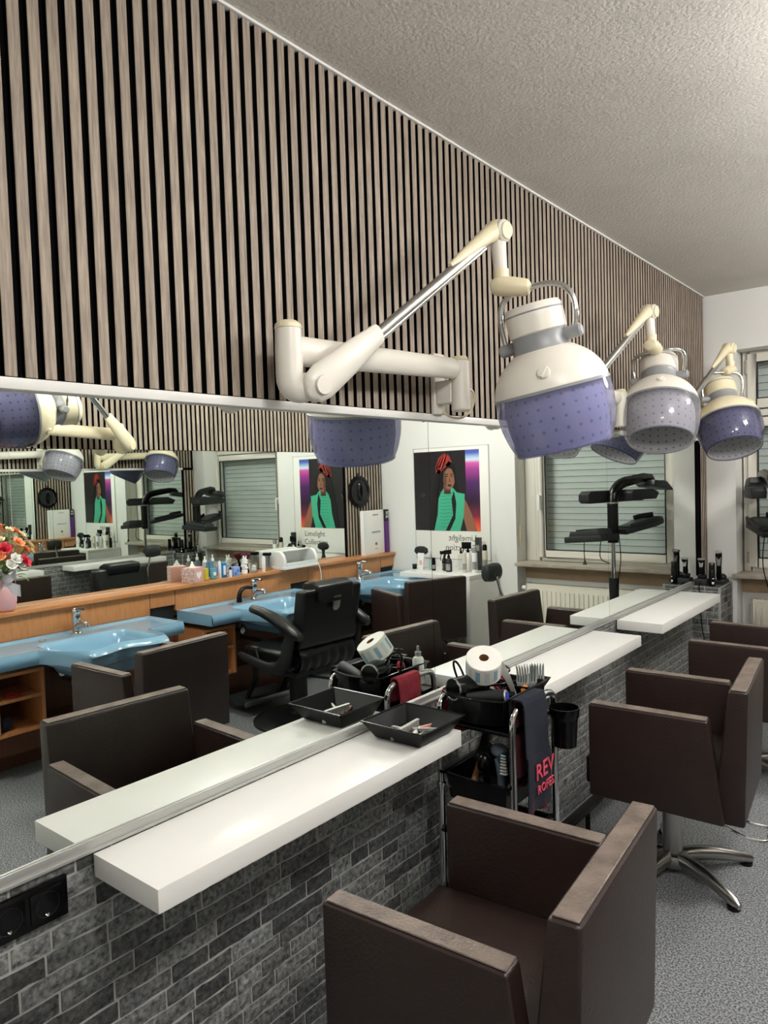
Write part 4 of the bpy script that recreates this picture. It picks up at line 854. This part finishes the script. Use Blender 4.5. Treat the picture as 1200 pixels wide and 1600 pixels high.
can('slim beige bottle with a black cap near the front edge of the desk', (1.865, 5.24, DZ), .019, .175, 'beige_plastic', 'beige_plastic', 'styling_bottle', cat='bottle', print_='grey_print')
pump('white bottle with a big black trigger head', (1.905, 5.36, DZ), .032, .25, 'white', print_='grey_print', rz=rad(80))
can('tall white spray can with a grey cap near the right end of the desk', (1.765, 5.24, DZ), .024, .22, 'white', 'greyplastic', print_='grey_print')
t = thing('product_box', 'tall dark carton at the back of the desk against the poster', 'box', (1.845, 5.44, DZ), 0, G)
part('carton', MB().box((-.024, -.018, 0), (.024, .018, .285)), 'darkplastic', t, bevel=.0015); part('label_print', MB().box((-.018, -.0186, .17), (.018, -.0178, .22)), 'grey_print', t)
can('short black canister at the back right of the desk', (1.775, 5.43, DZ), .021, .14, 'blackplastic', 'blackplastic', cat='can')
can('beige spray can with a pointed black cap at the back right corner', (1.735, 5.36, DZ), .023, .235, 'beige_plastic', 'blackplastic', caph=.22, print_='grey_print')
# ------------------------------------------------------------------ hair processor on a stand by the window
t = thing('hair_processor', 'black hair colour processor on a rolling stand in front of the window', 'hair processor', (.535, 5.18, 0))
for k in range(5):
    T = rotz(2*pi*k/5+.3); lg = part('leg', MB().tube([(.0, 0, .09), (.10, 0, .085), (.24, 0, .065), (.27, 0, .06)], [.022, .020, .016, .010], 10, T=T), 'blackmatt', t)
    part('castor', MB().tube([T @ Vector((.25, -.012, .026)), T @ Vector((.25, .012, .026))], .026, 14).tube([T @ Vector((.25, 0, .03)), T @ Vector((.25, 0, .065))], .008, 8), 'blackplastic', lg)
part('pole', MB().tube([(0, 0, .08), (0, 0, 1.12)], .016, 14), 'chrome', t)
part('pole_sleeve', MB().tube([(0, 0, .62), (0, 0, .66), (0, 0, .83), (0, 0, .86)], [.028, .032, .036, .036], 16), 'blackmatt', t)
T = Matrix.Translation((.03, -.08, 1.185)) @ Matrix.Rotation(rad(14), 4, 'Z') @ Matrix.Rotation(rad(5), 4, 'Y')
part('control_box', MB().box((-.06, -.13, -.045), (.27, .09, .0), T), 'blackmatt', t, bevel=.008, seg=3)
cp = part('control_panel', MB().prism([(-.03, 0), (.24, 0), (.225, .035), (-.02, .045)], -.11, .075, 'y', T), 'darkplastic', t, bevel=.004)
for i in range(3):
    for j in range(2): part('button', MB().box((.02+i*.065, -.085+j*.075, .036), (.06+i*.065, -.04+j*.075, .047), T), 'blackplastic', cp, bevel=.002)
Ea = math.atan2(.40, -.17); TE = Matrix.Rotation(Ea, 4, 'Z')
part('post', MB().tube([TE @ p for p in [Vector((0, 0, 1.12)), Vector((0, 0, 1.20)), Vector((0, 0, 1.41))]+bez((0, 0, 1.41), (0.01, 0, 1.50), (.05, 0, 1.545), (.13, 0, 1.56), 8)[1:]+[Vector((.32, 0, 1.588)), Vector((.39, 0, 1.585)), Vector((.42, 0, 1.56))]], [.039]*11+[.034, .030, .020], 16), 'blackplastic', t)
part('post_ring', MB().tube([(0, 0, 1.405), (0, 0, 1.418)], .0405, 20), 'satin', t)
part('shade', MB().prism([(.34, 1.57), (.47, 1.555), (.53, 1.50), (.535, 1.485), (.50, 1.492), (.36, 1.515), (.33, 1.53)], -.09, .09, 'y', TE), 'darkplastic', t, bevel=.006)
part('heater_arm', MB().prism([(-.19, 1.475), (-.16, 1.50), (.29, 1.50), (.35, 1.48), (.40, 1.465), (.37, 1.415), (-.17, 1.41), (-.19, 1.43)], -.15, -.045, 'y', TE), 'blackmatt', t, bevel=.006)
part('heater_arm', MB().prism([(.06, 1.48), (.08, 1.505), (.28, 1.505), (.34, 1.475), (.31, 1.43), (.07, 1.43)], .04, .13, 'y', TE), 'blackmatt', t, bevel=.006)
TP = TE @ Matrix.Translation((.06, 0, 1.20)) @ Matrix.Rotation(rad(-11), 4, 'Y')
pd = part('paddle', MB().prism([(0, -.07), (.26, -.12), (.36, -.10), (.42, -.04), (.42, .04), (.36, .10), (.26, .12), (0, .07)], -.025, .012, 'z', TP), 'blackmatt', t, bevel=.005)
part('paddle_rim', MB().prism([(.05, .085), (.30, .117), (.30, .103), (.05, .07)], .012, .045, 'z', TP), 'blackmatt', pd, bevel=.003)
part('paddle_rim', MB().prism([(.28, -.118), (.36, -.10), (.415, -.04), (.40, -.03), (.34, -.085), (.28, -.10)], .012, .045, 'z', TP), 'blackmatt', pd, bevel=.003)
part('paddle_pad', MB().box((.06, -.075, .012), (.33, .065, .02), TP), 'darkplastic', pd, bevel=.004)
for (a, b, c) in (((.17, -.12, 1.16), (.17, -.13, 1.05), (.16, -.14, .985)), ((.06, -.08, 1.15), (.07, -.10, 1.0), (.02, -.03, .97)), ((-.06, -.05, 1.2), (-.08, -.05, 1.0), (-.03, -.02, .80))):
    part('cable', MB().tube(bez(a, b, b, c, 8), .0035, 6), 'blackplastic', t)
part('plug', MB().tube([(.16, -.14, .995), (.16, -.14, .965)], [.006, .016], 10), 'blackplastic', t)

# ------------------------------------------------------------------ black tray with hair clips on the first shelf
TZ = .8345
t = thing('clip_tray', 'black plastic tray of hair clips on the far end of the nearest shelf', 'tray', (.155, 1.775, TZ), rad(0))
bx, by, tx, ty, hh = .085, .078, .122, .112, .055
c0 = [(-bx, -by), (bx, -by), (bx, by), (-bx, by)]; c1 = [(-tx+.01, -ty), (tx, -ty), (tx, ty), (-tx+.01, ty)]; th = .003
V = [(*p, .002) for p in c0]+[(*p, hh) for p in c1]+[(p[0]*.965, p[1]*.965, hh) for p in c1]+[(p[0]*.96, p[1]*.96, .006) for p in c0]
Fq = [(3, 2, 1, 0)]+[(i, (i+1) % 4, 4+(i+1) % 4, 4+i) for i in range(4)]+[(4+i, 4+(i+1) % 4, 8+(i+1) % 4, 8+i) for i in range(4)]+[(8+i, 8+(i+1) % 4, 12+(i+1) % 4, 12+i) for i in range(4)]+[(12, 13, 14, 15)]
M['traypan'] = mat('matt_black_tray', '#070708', .5, spec=.2)
part('pan', MB().add(V, Fq), 'traypan', t, bevel=.003)
rl = MB()
for i in range(4):
    a, b = c1[i], c1[(i+1) % 4]; rl.tube([(*a, hh), (*b, hh)], .0035, 8)
part('rim', rl, 'blackplastic', t)
part('glide_foot', MB().box((-.07, -.07, 0), (.07, -.05, .002)), 'blackmatt', t)
GC = 'hair clips in the black tray'
flat('salmon', '#e0a090', .45)
def clip(label, dx, dy, rz, col='satin', z=.013, k=0):
    t = thing('hair_clip', label, 'hair clip', (.15+dx*.8, 1.775+dy*.7, TZ+z), rz, GC)
    for sg in (-1, 1):
        part('jaw', MB().add([(-.04, -.006, 0), (.05, -.002, sg*.002), (.05, .002, sg*.002), (-.04, .006, 0), (-.04, -.006, sg*.005), (.05, -.002, sg*.004), (.05, .002, sg*.004), (-.04, .006, sg*.005)], [(0, 3, 2, 1), (4, 5, 6, 7), (0, 1, 5, 4), (1, 2, 6, 5), (2, 3, 7, 6), (3, 0, 4, 7)]), col, t)
    part('spring', MB().tube([(-.025, -.008, 0), (-.025, .008, 0)], .005, 10), 'chrome', t)
clip('pink duckbill clip at the right side of the black tray', .01, .06, rad(75), 'salmon'); clip('steel duckbill clip at the front of the black tray', .06, -.045, rad(100)); clip('steel duckbill clip lying left of the toothed clip', .01, -.075, rad(60)); clip('small steel clip against the rear of the tray', -.04, .0, rad(10), 'alu'); clip('long steel clip across the middle of the tray', .05, .03, rad(35), 'alu', .020); clip('white clip under the toothed clip', .03, -.015, rad(110), 'white', .016)
t = thing('toothed_clip', 'big silver toothed wave clip on top of the small clips in the black tray', 'hair clip', (.15, 1.765, TZ+.034), rad(95), GC)
part('bar', MB().box((-.055, -.006, 0), (.055, .006, .006)), 'alu', t, bevel=.002)
for i in range(12): part('tooth', MB().box((-.052+i*.009, -.005, -.014), (-.047+i*.009, .005, .001)), 'alu', t)

# ------------------------------------------------------------------ trolley
t = thing('salon_trolley', 'black salon trolley on a chrome tube frame between the first two shelves', 'trolley', (.25, 2.14, 0), world=True)
FX0, FX1, FY0, FY1, FZ = .112, .388, 1.985, 2.275, .895
for fx in (FX0, FX1):
    q = [(fx, FY0, .05), (fx, FY0, .4), (fx, FY0, FZ-.06)]+bez((fx, FY0, FZ-.06), (fx, FY0, FZ-.01), (fx, FY0+.02, FZ), (fx, FY0+.07, FZ), 6)[1:]+[(fx, FY1-.07, FZ)]+bez((fx, FY1-.07, FZ), (fx, FY1-.02, FZ), (fx, FY1, FZ-.01), (fx, FY1, FZ-.06), 6)[1:]+[(fx, FY1, .05)]
    part('frame_tube', MB().tube(q, .0115, 14), 'chrome', t)
    for fy in (FY0, FY1):
        part('castor', MB().tube([(fx-.012, fy, .027), (fx+.012, fy, .027)], .027, 14).tube([(fx, fy, .03), (fx, fy, .06)], .008, 8), 'blackplastic', t)
    for z in (.16, .36, .56): part('runner', MB().box((fx-.006 if fx > .2 else fx+.008, FY0-.02, z+.085), (fx-.02 if fx > .2 else fx+.022, FY1, z+.095)), 'blackplastic', t)
def tray(z, h, x0, x1, y0, y1, nm, bow=.0):
    m = MB(); N = 10
    fr = [(x0+(x1-x0)*i/N, y0-bow*sin(pi*i/N)) for i in range(N+1)]
    ring = fr+[(x1, y1), (x0, y1)]; k = len(ring); cx, cy = (x0+x1)/2, (y0+y1)/2
    def sc(p, f): return (cx+(p[0]-cx)*f, cy+(p[1]-cy)*f)
    lv = [[(*sc(p, .90), z) for p in ring], [(*sc(p, .97), z+h*.9) for p in ring], [(*sc(p, 1.03), z+h*.93) for p in ring], [(*sc(p, 1.03), z+h) for p in ring], [(*sc(p, .95), z+h) for p in ring], [(*sc(p, .88), z+.006) for p in ring]]
    vs = [p for l in lv for p in l]; fs = [tuple(range(k))[::-1]]+[(a*k+i, a*k+(i+1) % k, (a+1)*k+(i+1) % k, (a+1)*k+i) for a in range(5) for i in range(k)]+[tuple(5*k+i for i in range(k))]
    m.add(vs, fs); return part(nm, m, 'blackplastic', t, bevel=.0025)
tray(.835, .088, FX0+.024, FX1-.024, FY0-.005, FY1+.0, 'tray', .03)
part('deck', MB().box((FX0+.008, FY0-.005, .808), (FX1-.008, FY1, .822)), 'blackplastic', t, bevel=.003)
for z in (.16, .36, .56): tray(z, .09, FX0+.02, FX1-.02, FY0-.01, FY1, 'tray', .012)
cu = Vector((FX1+.060, FY1-.045, .725))
part('cup_holder', MB().lathe([(.038, 0), (.043, .09), (.048, .10), (.051, .13), (.047, .13), (.044, .10), (.038, .004), (.001, .004)], 28, Matrix.Translation(cu), closed=False), 'blackplastic', t)
part('cup_bracket', MB().tube([(FX1, FY1, .80), (FX1+.02, FY1-.02, .80)], .008, 8), 'blackplastic', t)
part('frame_clamp', MB().lathe([(.013, -.008), (.016, -.006), (.016, .006), (.013, .008)], 14, Matrix.Translation((FX0, FY0, .60)), closed=False).box((FX0+.008, FY0-.004, .597), (FX0+.04, FY0+.05, .603)), 'chrome', t)
OFF = Vector((0, 0, 0))
# towels
flat('navy_terry', '#151a29', .95, bump=.9, bscale=260, coord='Object'); flat('wine_terry', '#551626', .95, bump=.9, bscale=260, coord='Object'); flat('red_terry', '#8c2233', .95, bump=.9, bscale=200, coord='Object', noise=.8, nscale=40, col2='#a83346'); flat('pink_stitch', '#d84a63', .8)
def towel(t, fx, y0, y1, zo, zi, out, m, nm, gap=.0, wob=.006):
    path = [(fx-out*(.016+gap), zi), (fx-out*(.0155+gap), FZ-.01), (fx-out*(.011+gap), FZ+.010+gap), (fx, FZ+.0155+gap), (fx+out*(.011+gap), FZ+.010+gap), (fx+out*(.0165+gap), FZ-.012), (fx+out*(.020+gap), FZ-.15), (fx+out*(.026+gap), (FZ+zo)/2), (fx+out*(.022+gap), zo)]
    P = smoothprof([(a+5, b) for a, b in path], 5); P = [(a-5, b) for a, b in P]; n = len(P)-1
    def fn(u, v):
        a, z = P[round(u*n)]; d = max(0, (FZ-z)); y = y0+(y1-y0)*v
        return (a+out*wob*sin(v*9+1)*d*3*(1 if u > .4 else -.6), y+.05*d*(v-.2)*(u > .4), z-.03*(v-.5)*d)
    def fn2(u, v): p = fn(u, v); k = round(u*n); s = (.0045*(1 if k > n*.45 else -1)*out); return (p[0]-s*.0+out*.0045*(1 if u > .4 else -1), p[1], p[2]+(.0045 if .2 < u < .5 else 0))
    mb = MB().grid(fn, n, 14).grid(fn2, n, 14)
    for v in (0, 1): mb.grid(lambda u, w: tuple(Vector(fn(u, v))*(1-w)+Vector(fn2(u, v))*w), n, 1)
    for u in (0, 1): mb.grid(lambda v, w: tuple(Vector(fn(u, v))*(1-w)+Vector(fn2(u, v))*w), 14, 1)
    return part(nm, mb, m, t, smooth=60), fn2, n
t = thing('navy_towel', 'navy towel with red stitched letters over the right rail of the trolley', 'towel', (0, 0, 0))
towel(t, FX1, 2.030, 2.15, .545, .62, 1, 'wine_terry', 'lining', 0, .012)
ob, fn2, n_ = towel(t, FX1, 2.015, 2.165, .555, .66, 1, 'navy_terry', 'cloth', .008, .004)
part('lettering', text_mb('REV', .074, Matrix.Translation((FX1+.0425, 2.118, .658)) @ face((0, 1, .02), (1, 0, 0)), .0015), 'pink_stitch', t)
part('lettering', text_mb('ROFES', .040, Matrix.Translation((FX1+.0435, 2.120, .612)) @ face((0, 1, .02), (1, 0, 0)), .0015), 'pink_stitch', t)
t = thing('red_towel', 'dark red towel over the wall side rail of the trolley', 'towel', (0, 0, 0))
towel(t, FX0, 2.03, 2.16, .73, .75, -1, 'red_terry', 'cloth', .001, .03)
# things in the top tray
TT = .842
t = thing('tape_roll', 'roll of white neck paper with pale blue print, tilted on the trolley', 'paper roll', (0, 0, 0))
T = axisM((.30, -.42, .86), (.235, 2.075, 1.000))
flat('roll_blue', '#8fb4c8', .6); flat('roll_pale', '#cfd8db', .6); flat('cardboard', '#8d6640', .8)
part('roll', MB().lathe([(.016, .035), (.058, .035), (.060, .033), (.060, -.033), (.058, -.035), (.016, -.035)], 44, T, closed=False), 'paper', t)
part('core', MB().lathe([(.0165, .0352), (.0165, -.0352), (.0135, -.0352), (.0135, .0352)], 24, T, closed=False), 'cardboard', t)
for i in range(12): part('print_band', MB().lathe([(.0604, .022), (.0604, -.024)], 3, T, a0=2*pi*i/12, a1=2*pi*i/12+.27), 'roll_blue' if i % 2 else 'roll_pale', t)
part('paper_tail', MB().grid(lambda u, v: tuple(T @ Vector((.0605*cos(.3-u*.0), .0605*sin(.3)+u*.0, -.033+.066*v)) + Vector((.02*u+.006*sin(v*12)*u, .055*u, -.06*u-.05*u*u))), 10, 8), 'paper', t, smooth=60)
flat('glossblack', '#060607', .15)
t = thing('hair_dryer', 'black hand hair dryer with a round nozzle lying in the top tray', 'hair dryer', (.20, 2.055, TT+.088), rad(0))
part('barrel', MB().lathe([(.030, -.055), (.036, -.04), (.040, 0), (.039, .05), (.034, .08), (.034, .086)], 28, axisM((-.25, -.97, .05), (0, 0, 0))), 'glossblack', t)
part('nozzle_ring', MB().lathe([(.031, .088), (.036, .088), (.036, .082)], 28, axisM((-.25, -.97, .05), (0, 0, 0)), closed=False), 'chrome', t)
part('grille', MB().lathe([(.001, .080), (.031, .082)], 24, axisM((-.25, -.97, .05), (0, 0, 0)), closed=False), 'blackmatt', t)
part('handle', MB().tube([(0, .02, -.02), (.06, .05, -.035), (.12, .07, -.035)], [.020, .018, .016], 14), 'glossblack', t)
part('cable', MB().tube([(.03+.05*cos(a), .10+.05*sin(a), -.03+.002*i) for i, a in enumerate([2*pi*k/16 for k in range(40)])], .004, 8), 'blackplastic', t)
part('cable_loop', MB().tube(bez((-.06, .03, -.03), (-.13, .03, .10), (-.05, .0, .09), (-.03, .0, .02), 12), .004, 8), 'blackplastic', t)
t = thing('round_brush', 'black brush handle with a blue end cap lying across the front of the tray', 'brush', (.265, 1.985, TT+.078), 0)
flat('blue_cap', '#2b3ea8', .3)
q0 = Vector((-.04, -.0, -.008)); q1 = Vector((.085, .03, .010))
part('handle', MB().tube([q0, q0*.8+q1*.2, q0*.3+q1*.7, q1], [.014, .017, .020, .021], 18), 'blackmatt', t)
dq = (q1-q0).normalized(); part('end_cap', MB().tube([q1, q1+dq*.004], [.0195, .018], 18), 'alu', t); part('end_ring', MB().lathe([(.006, .005), (.014, .005), (.014, .007), (.006, .007)], 18, axisM(dq, q1)), 'blue_cap', t)
bottle('mist_bottle', 'small white mist bottle with a grey pump at the rear of the tray', 'bottle', (.155, 2.235, TT), .022, .145, None, cap='greyplastic', body='white', neck=.42, group='things on the trolley')
# guard combs in a small black dish
t = thing('comb_dish', 'small black dish at the far end of the trolley top', 'dish', (.315, 2.24, TT+.05), rad(0))
V = [(-.03, -.06, 0), (.03, -.06, 0), (.03, .06, 0), (-.03, .06, 0), (-.045, -.08, .03), (.045, -.08, .03), (.045, .08, .03), (-.045, .08, .03), (-.041, -.076, .03), (.041, -.076, .03), (.041, .076, .03), (-.041, .076, .03), (-.028, -.057, .004), (.028, -.057, .004), (.028, .057, .004), (-.028, .057, .004)]
part('pan', MB().add(V, [(3, 2, 1, 0), (12, 13, 14, 15)]+[(i+4*k, (i+1) % 4+4*k, (i+1) % 4+4*k+4, i+4*k+4) for k in range(3) for i in range(4)]), 'blackplastic', t, bevel=.002)
flat('guard_grey', '#8f9693', .4); flat('orange_plastic', '#d9893f', .45)
for k, (dx, dy, rz, lb) in enumerate(((-.015, -.02, .2, 'grey clipper guard comb at the left of the black dish'), (.0, .01, .35, 'grey clipper guard comb in the middle of the black dish'), (.015, .035, .5, 'grey clipper guard comb at the right of the black dish'))):
    t = thing('guard_comb', lb, 'comb', (.315+dx, 2.24+dy, TT+.063), rz, 'clipper guard combs on the trolley')
    part('base', MB().box((-.018, -.008, -.008), (.018, .008, .012)), 'guard_grey', t, bevel=.002)
    for i in range(5): part('tooth', MB().tube([(-.018+i*.009, 0, .008), (-.0185+i*.0092, .006, .035), (-.019+i*.0095, .002, .058), (-.0195+i*.0098, -.008, .072)], [.0042, .004, .0034, .0016], 6, 1.9, up=(1, 0, 0)), 'guard_grey', t)
simple('orange_clip', 'orange sectioning clip in the small black dish', 'hair clip', MB().box((-.008, -.028, 0), (.008, .028, .010)), 'orange_plastic', (.325, 2.185, TT+.062), rad(20), bevel=.003)
t = thing('wire_clips', 'bundle of dark wire clips and hair bands beside the spray bottle', 'clips', (.235, 2.20, TT+.03))
rr = random.Random(5)
for i in range(7): a = rr.uniform(0, 6.28); part('ring', MB().tube([(.022*cos(b)*cos(a)+rr.uniform(-.001, .001)+.012*(i % 3-1), .022*cos(b)*sin(a)+.01*(i % 2), .022*sin(b)+.03+.01*(i % 3)) for b in [2*pi*k/14 for k in range(15)]], .0022, 6), 'blackplastic' if i % 3 else 'pink_stitch', t)
# things on the lower trays
def rbrush(label, loc, d, r, l, body, handle):
    t = thing('round_brush', label, 'brush', loc, 0, 'round brushes in the trolley'); X = axisM(d, (0, 0, 0))
    part('barrel', MB().tube([X @ Vector((0, 0, 0)), X @ Vector((0, 0, l))], r, 18), body, t)
    bm = MB()
    for i in range(14):
        for j in range(16):
            a = 2*pi*(j+.5*(i % 2))/16; z = l*(i+.5)/14; bm.tube([X @ Vector((r*cos(a), r*sin(a), z)), X @ Vector((r*1.55*cos(a), r*1.55*sin(a), z))], .0007, 3, caps=False)
    part('bristles', bm, 'darkplastic', t, kind='stuff')
    part('handle', MB().tube([X @ Vector((0, 0, 0)), X @ Vector((0, 0, -.03)), X @ Vector((0, 0, -.10)), X @ Vector((0, 0, -.13))], [r*.5, .009, .013, .008], 12), handle, t)
flat('grey_blue', '#6d7a88', .35); flat('teal_dark', '#2c5663', .3)
rbrush('big round brush with fine bristles leaning in the upper drawer', (.30, 2.13, .665), (.15, .45, .75), .026, .10, 'grey_blue', 'blackplastic')
rbrush('slim round brush with a wooden tip leaning in the upper drawer', (.20, 2.09, .665), (-.1, .6, .6), .016, .11, 'darkplastic', 'cardboard')
t = thing('vent_brush', 'grey and blue vent brush standing in the upper drawer of the trolley', 'brush', (.31, 2.045, .655))
part('handle', MB().tube([(0, .0, -.05), (0, 0, .0), (-.005, 0, .05)], [.014, .015, .018], 14), 'grey_blue', t)
part('brush_head', MB().sphere((-.01, .01, .075), .032, 18, 10, (1, .8, .75)), 'grey_blue', t)
part('cushion', MB().sphere((.012, -.006, .055), .024, 14, 8, (.8, .7, 1)), 'teal_dark', t)
for i in range(7): part('rib', MB().box((.012, -.032+.0015*i, .015+i*.0095), (.036-.001*i, -.020, .019+i*.0095)), 'white', t)
simple('round_hair_brush', 'dark brush with a shiny rounded back in the middle drawer', 'brush', MB().sphere((0, 0, .03), .035, 20, 12, (1, 1, .8)).tube([(0, .02, .02), (.01, .12, .03)], [.012, .010], 10), 'blackplastic', (.19, 2.05, .425))
simple('hair_brush', 'black paddle brush back in the upper drawer next to the vent brush', 'brush', MB().sphere((0, 0, .03), .03, 18, 12, (.8, .8, 1.2)).tube([(0, .0, .0), (.0, .02, -.05)], [.012, .010], 10), 'blackplastic', (.255, 2.03, .655))

# ------------------------------------------------------------------ clippers and can on the brick pillar
t = thing('clipper_charger', 'black charging stand on the front of the brick pillar top', 'charger', (.055, 5.265, PZ))
part('dock', MB().box((-.04, -.045, 0), (.04, .045, .045)), 'blackmatt', t, bevel=.005)
part('cradle', MB().box((-.025, -.02, .045), (.025, .04, .075)), 'blackplastic', t, bevel=.006)
part('cable', MB().tube([(.0, -.045, .02), (.0, -.075, .0), (.005, -.078, -.12), (.02, -.08, -.30), (.05, -.075, -.5)], .0035, 6), 'blackplastic', t)
def clipper(label, loc, h, rz, tilt=0):
    t = thing('hair_clipper', label, 'hair clipper', loc, rz, 'hair clippers on the brick pillar'); T = Matrix.Rotation(tilt, 4, 'X')
    part('body', MB().tube([(0, 0, 0), (0, 0, h*.1), (0, .003, h*.45), (0, -.002, h*.75), (0, -.008, h*.93)], [.014, .019, .017, .021, .022], 16, .8, T=T), 'blackplastic', t)
    part('face_plate', MB().prism([(-.010, h*.5), (.010, h*.5), (.015, h*.8), (.004, h*.72), (-.004, h*.72), (-.015, h*.8)], -.026, -.018, 'y', T), 'satin', t)
    part('blade', MB().box((-.021, -.026, h*.92), (.021, .008, h), T), 'satin', t, bevel=.002)
    for i in range(9): part('tooth', MB().box((-.020+i*.0046, -.027, h), (-.0175+i*.0046, -.022, h*1.035), T), 'satin', t)
clipper('short black clipper with a white blade seated in the charging stand', (.055, 5.272, PZ+.072), .115, 0, .1)
clipper('tall black clipper with a V-shaped steel plate behind the spray can', (.14, 5.36, PZ+.03), .20, .2, .0)
t = thing('clipper_dock', 'low black dock with a rounded lump behind the spray can', 'charger', (.145, 5.37, PZ))
part('dock', MB().box((-.035, -.06, 0), (.035, .10, .028)), 'blackmatt', t, bevel=.005)
part('cover', MB().sphere((.0, .06, .04), .028, 14, 8, (1, 1, .9)), 'blackmatt', t)
part('cable', MB().tube(bez((.01, .10, .02), (.03, .14, .05), (.051, .10, .03), (.051, .10, -.10), 8)+[Vector((.051, .09, -.40)), Vector((.052, .08, -.83))], .003, 6), 'greyplastic', t)
t = thing('spray_can', 'slim black spray can standing on the edge of the brick pillar', 'can', (.125, 5.245, PZ))
part('body', MB().lathe([(.020, 0), (.021, .003), (.021, .105), (.019, .11), (.001, .11)], 22), 'blackplastic', t)
part('cap', MB().lathe([(.0195, .108), (.0195, .155), (.017, .16), (.001, .16)], 22), 'glossblack', t)
part('label_print', MB().lathe([(.0213, .015), (.0213, .03)], 8, a0=rad(-80), a1=rad(-40)).lathe([(.0213, .05), (.0213, .056)], 6, a0=rad(-70), a1=rad(-40)), 'paper', t)
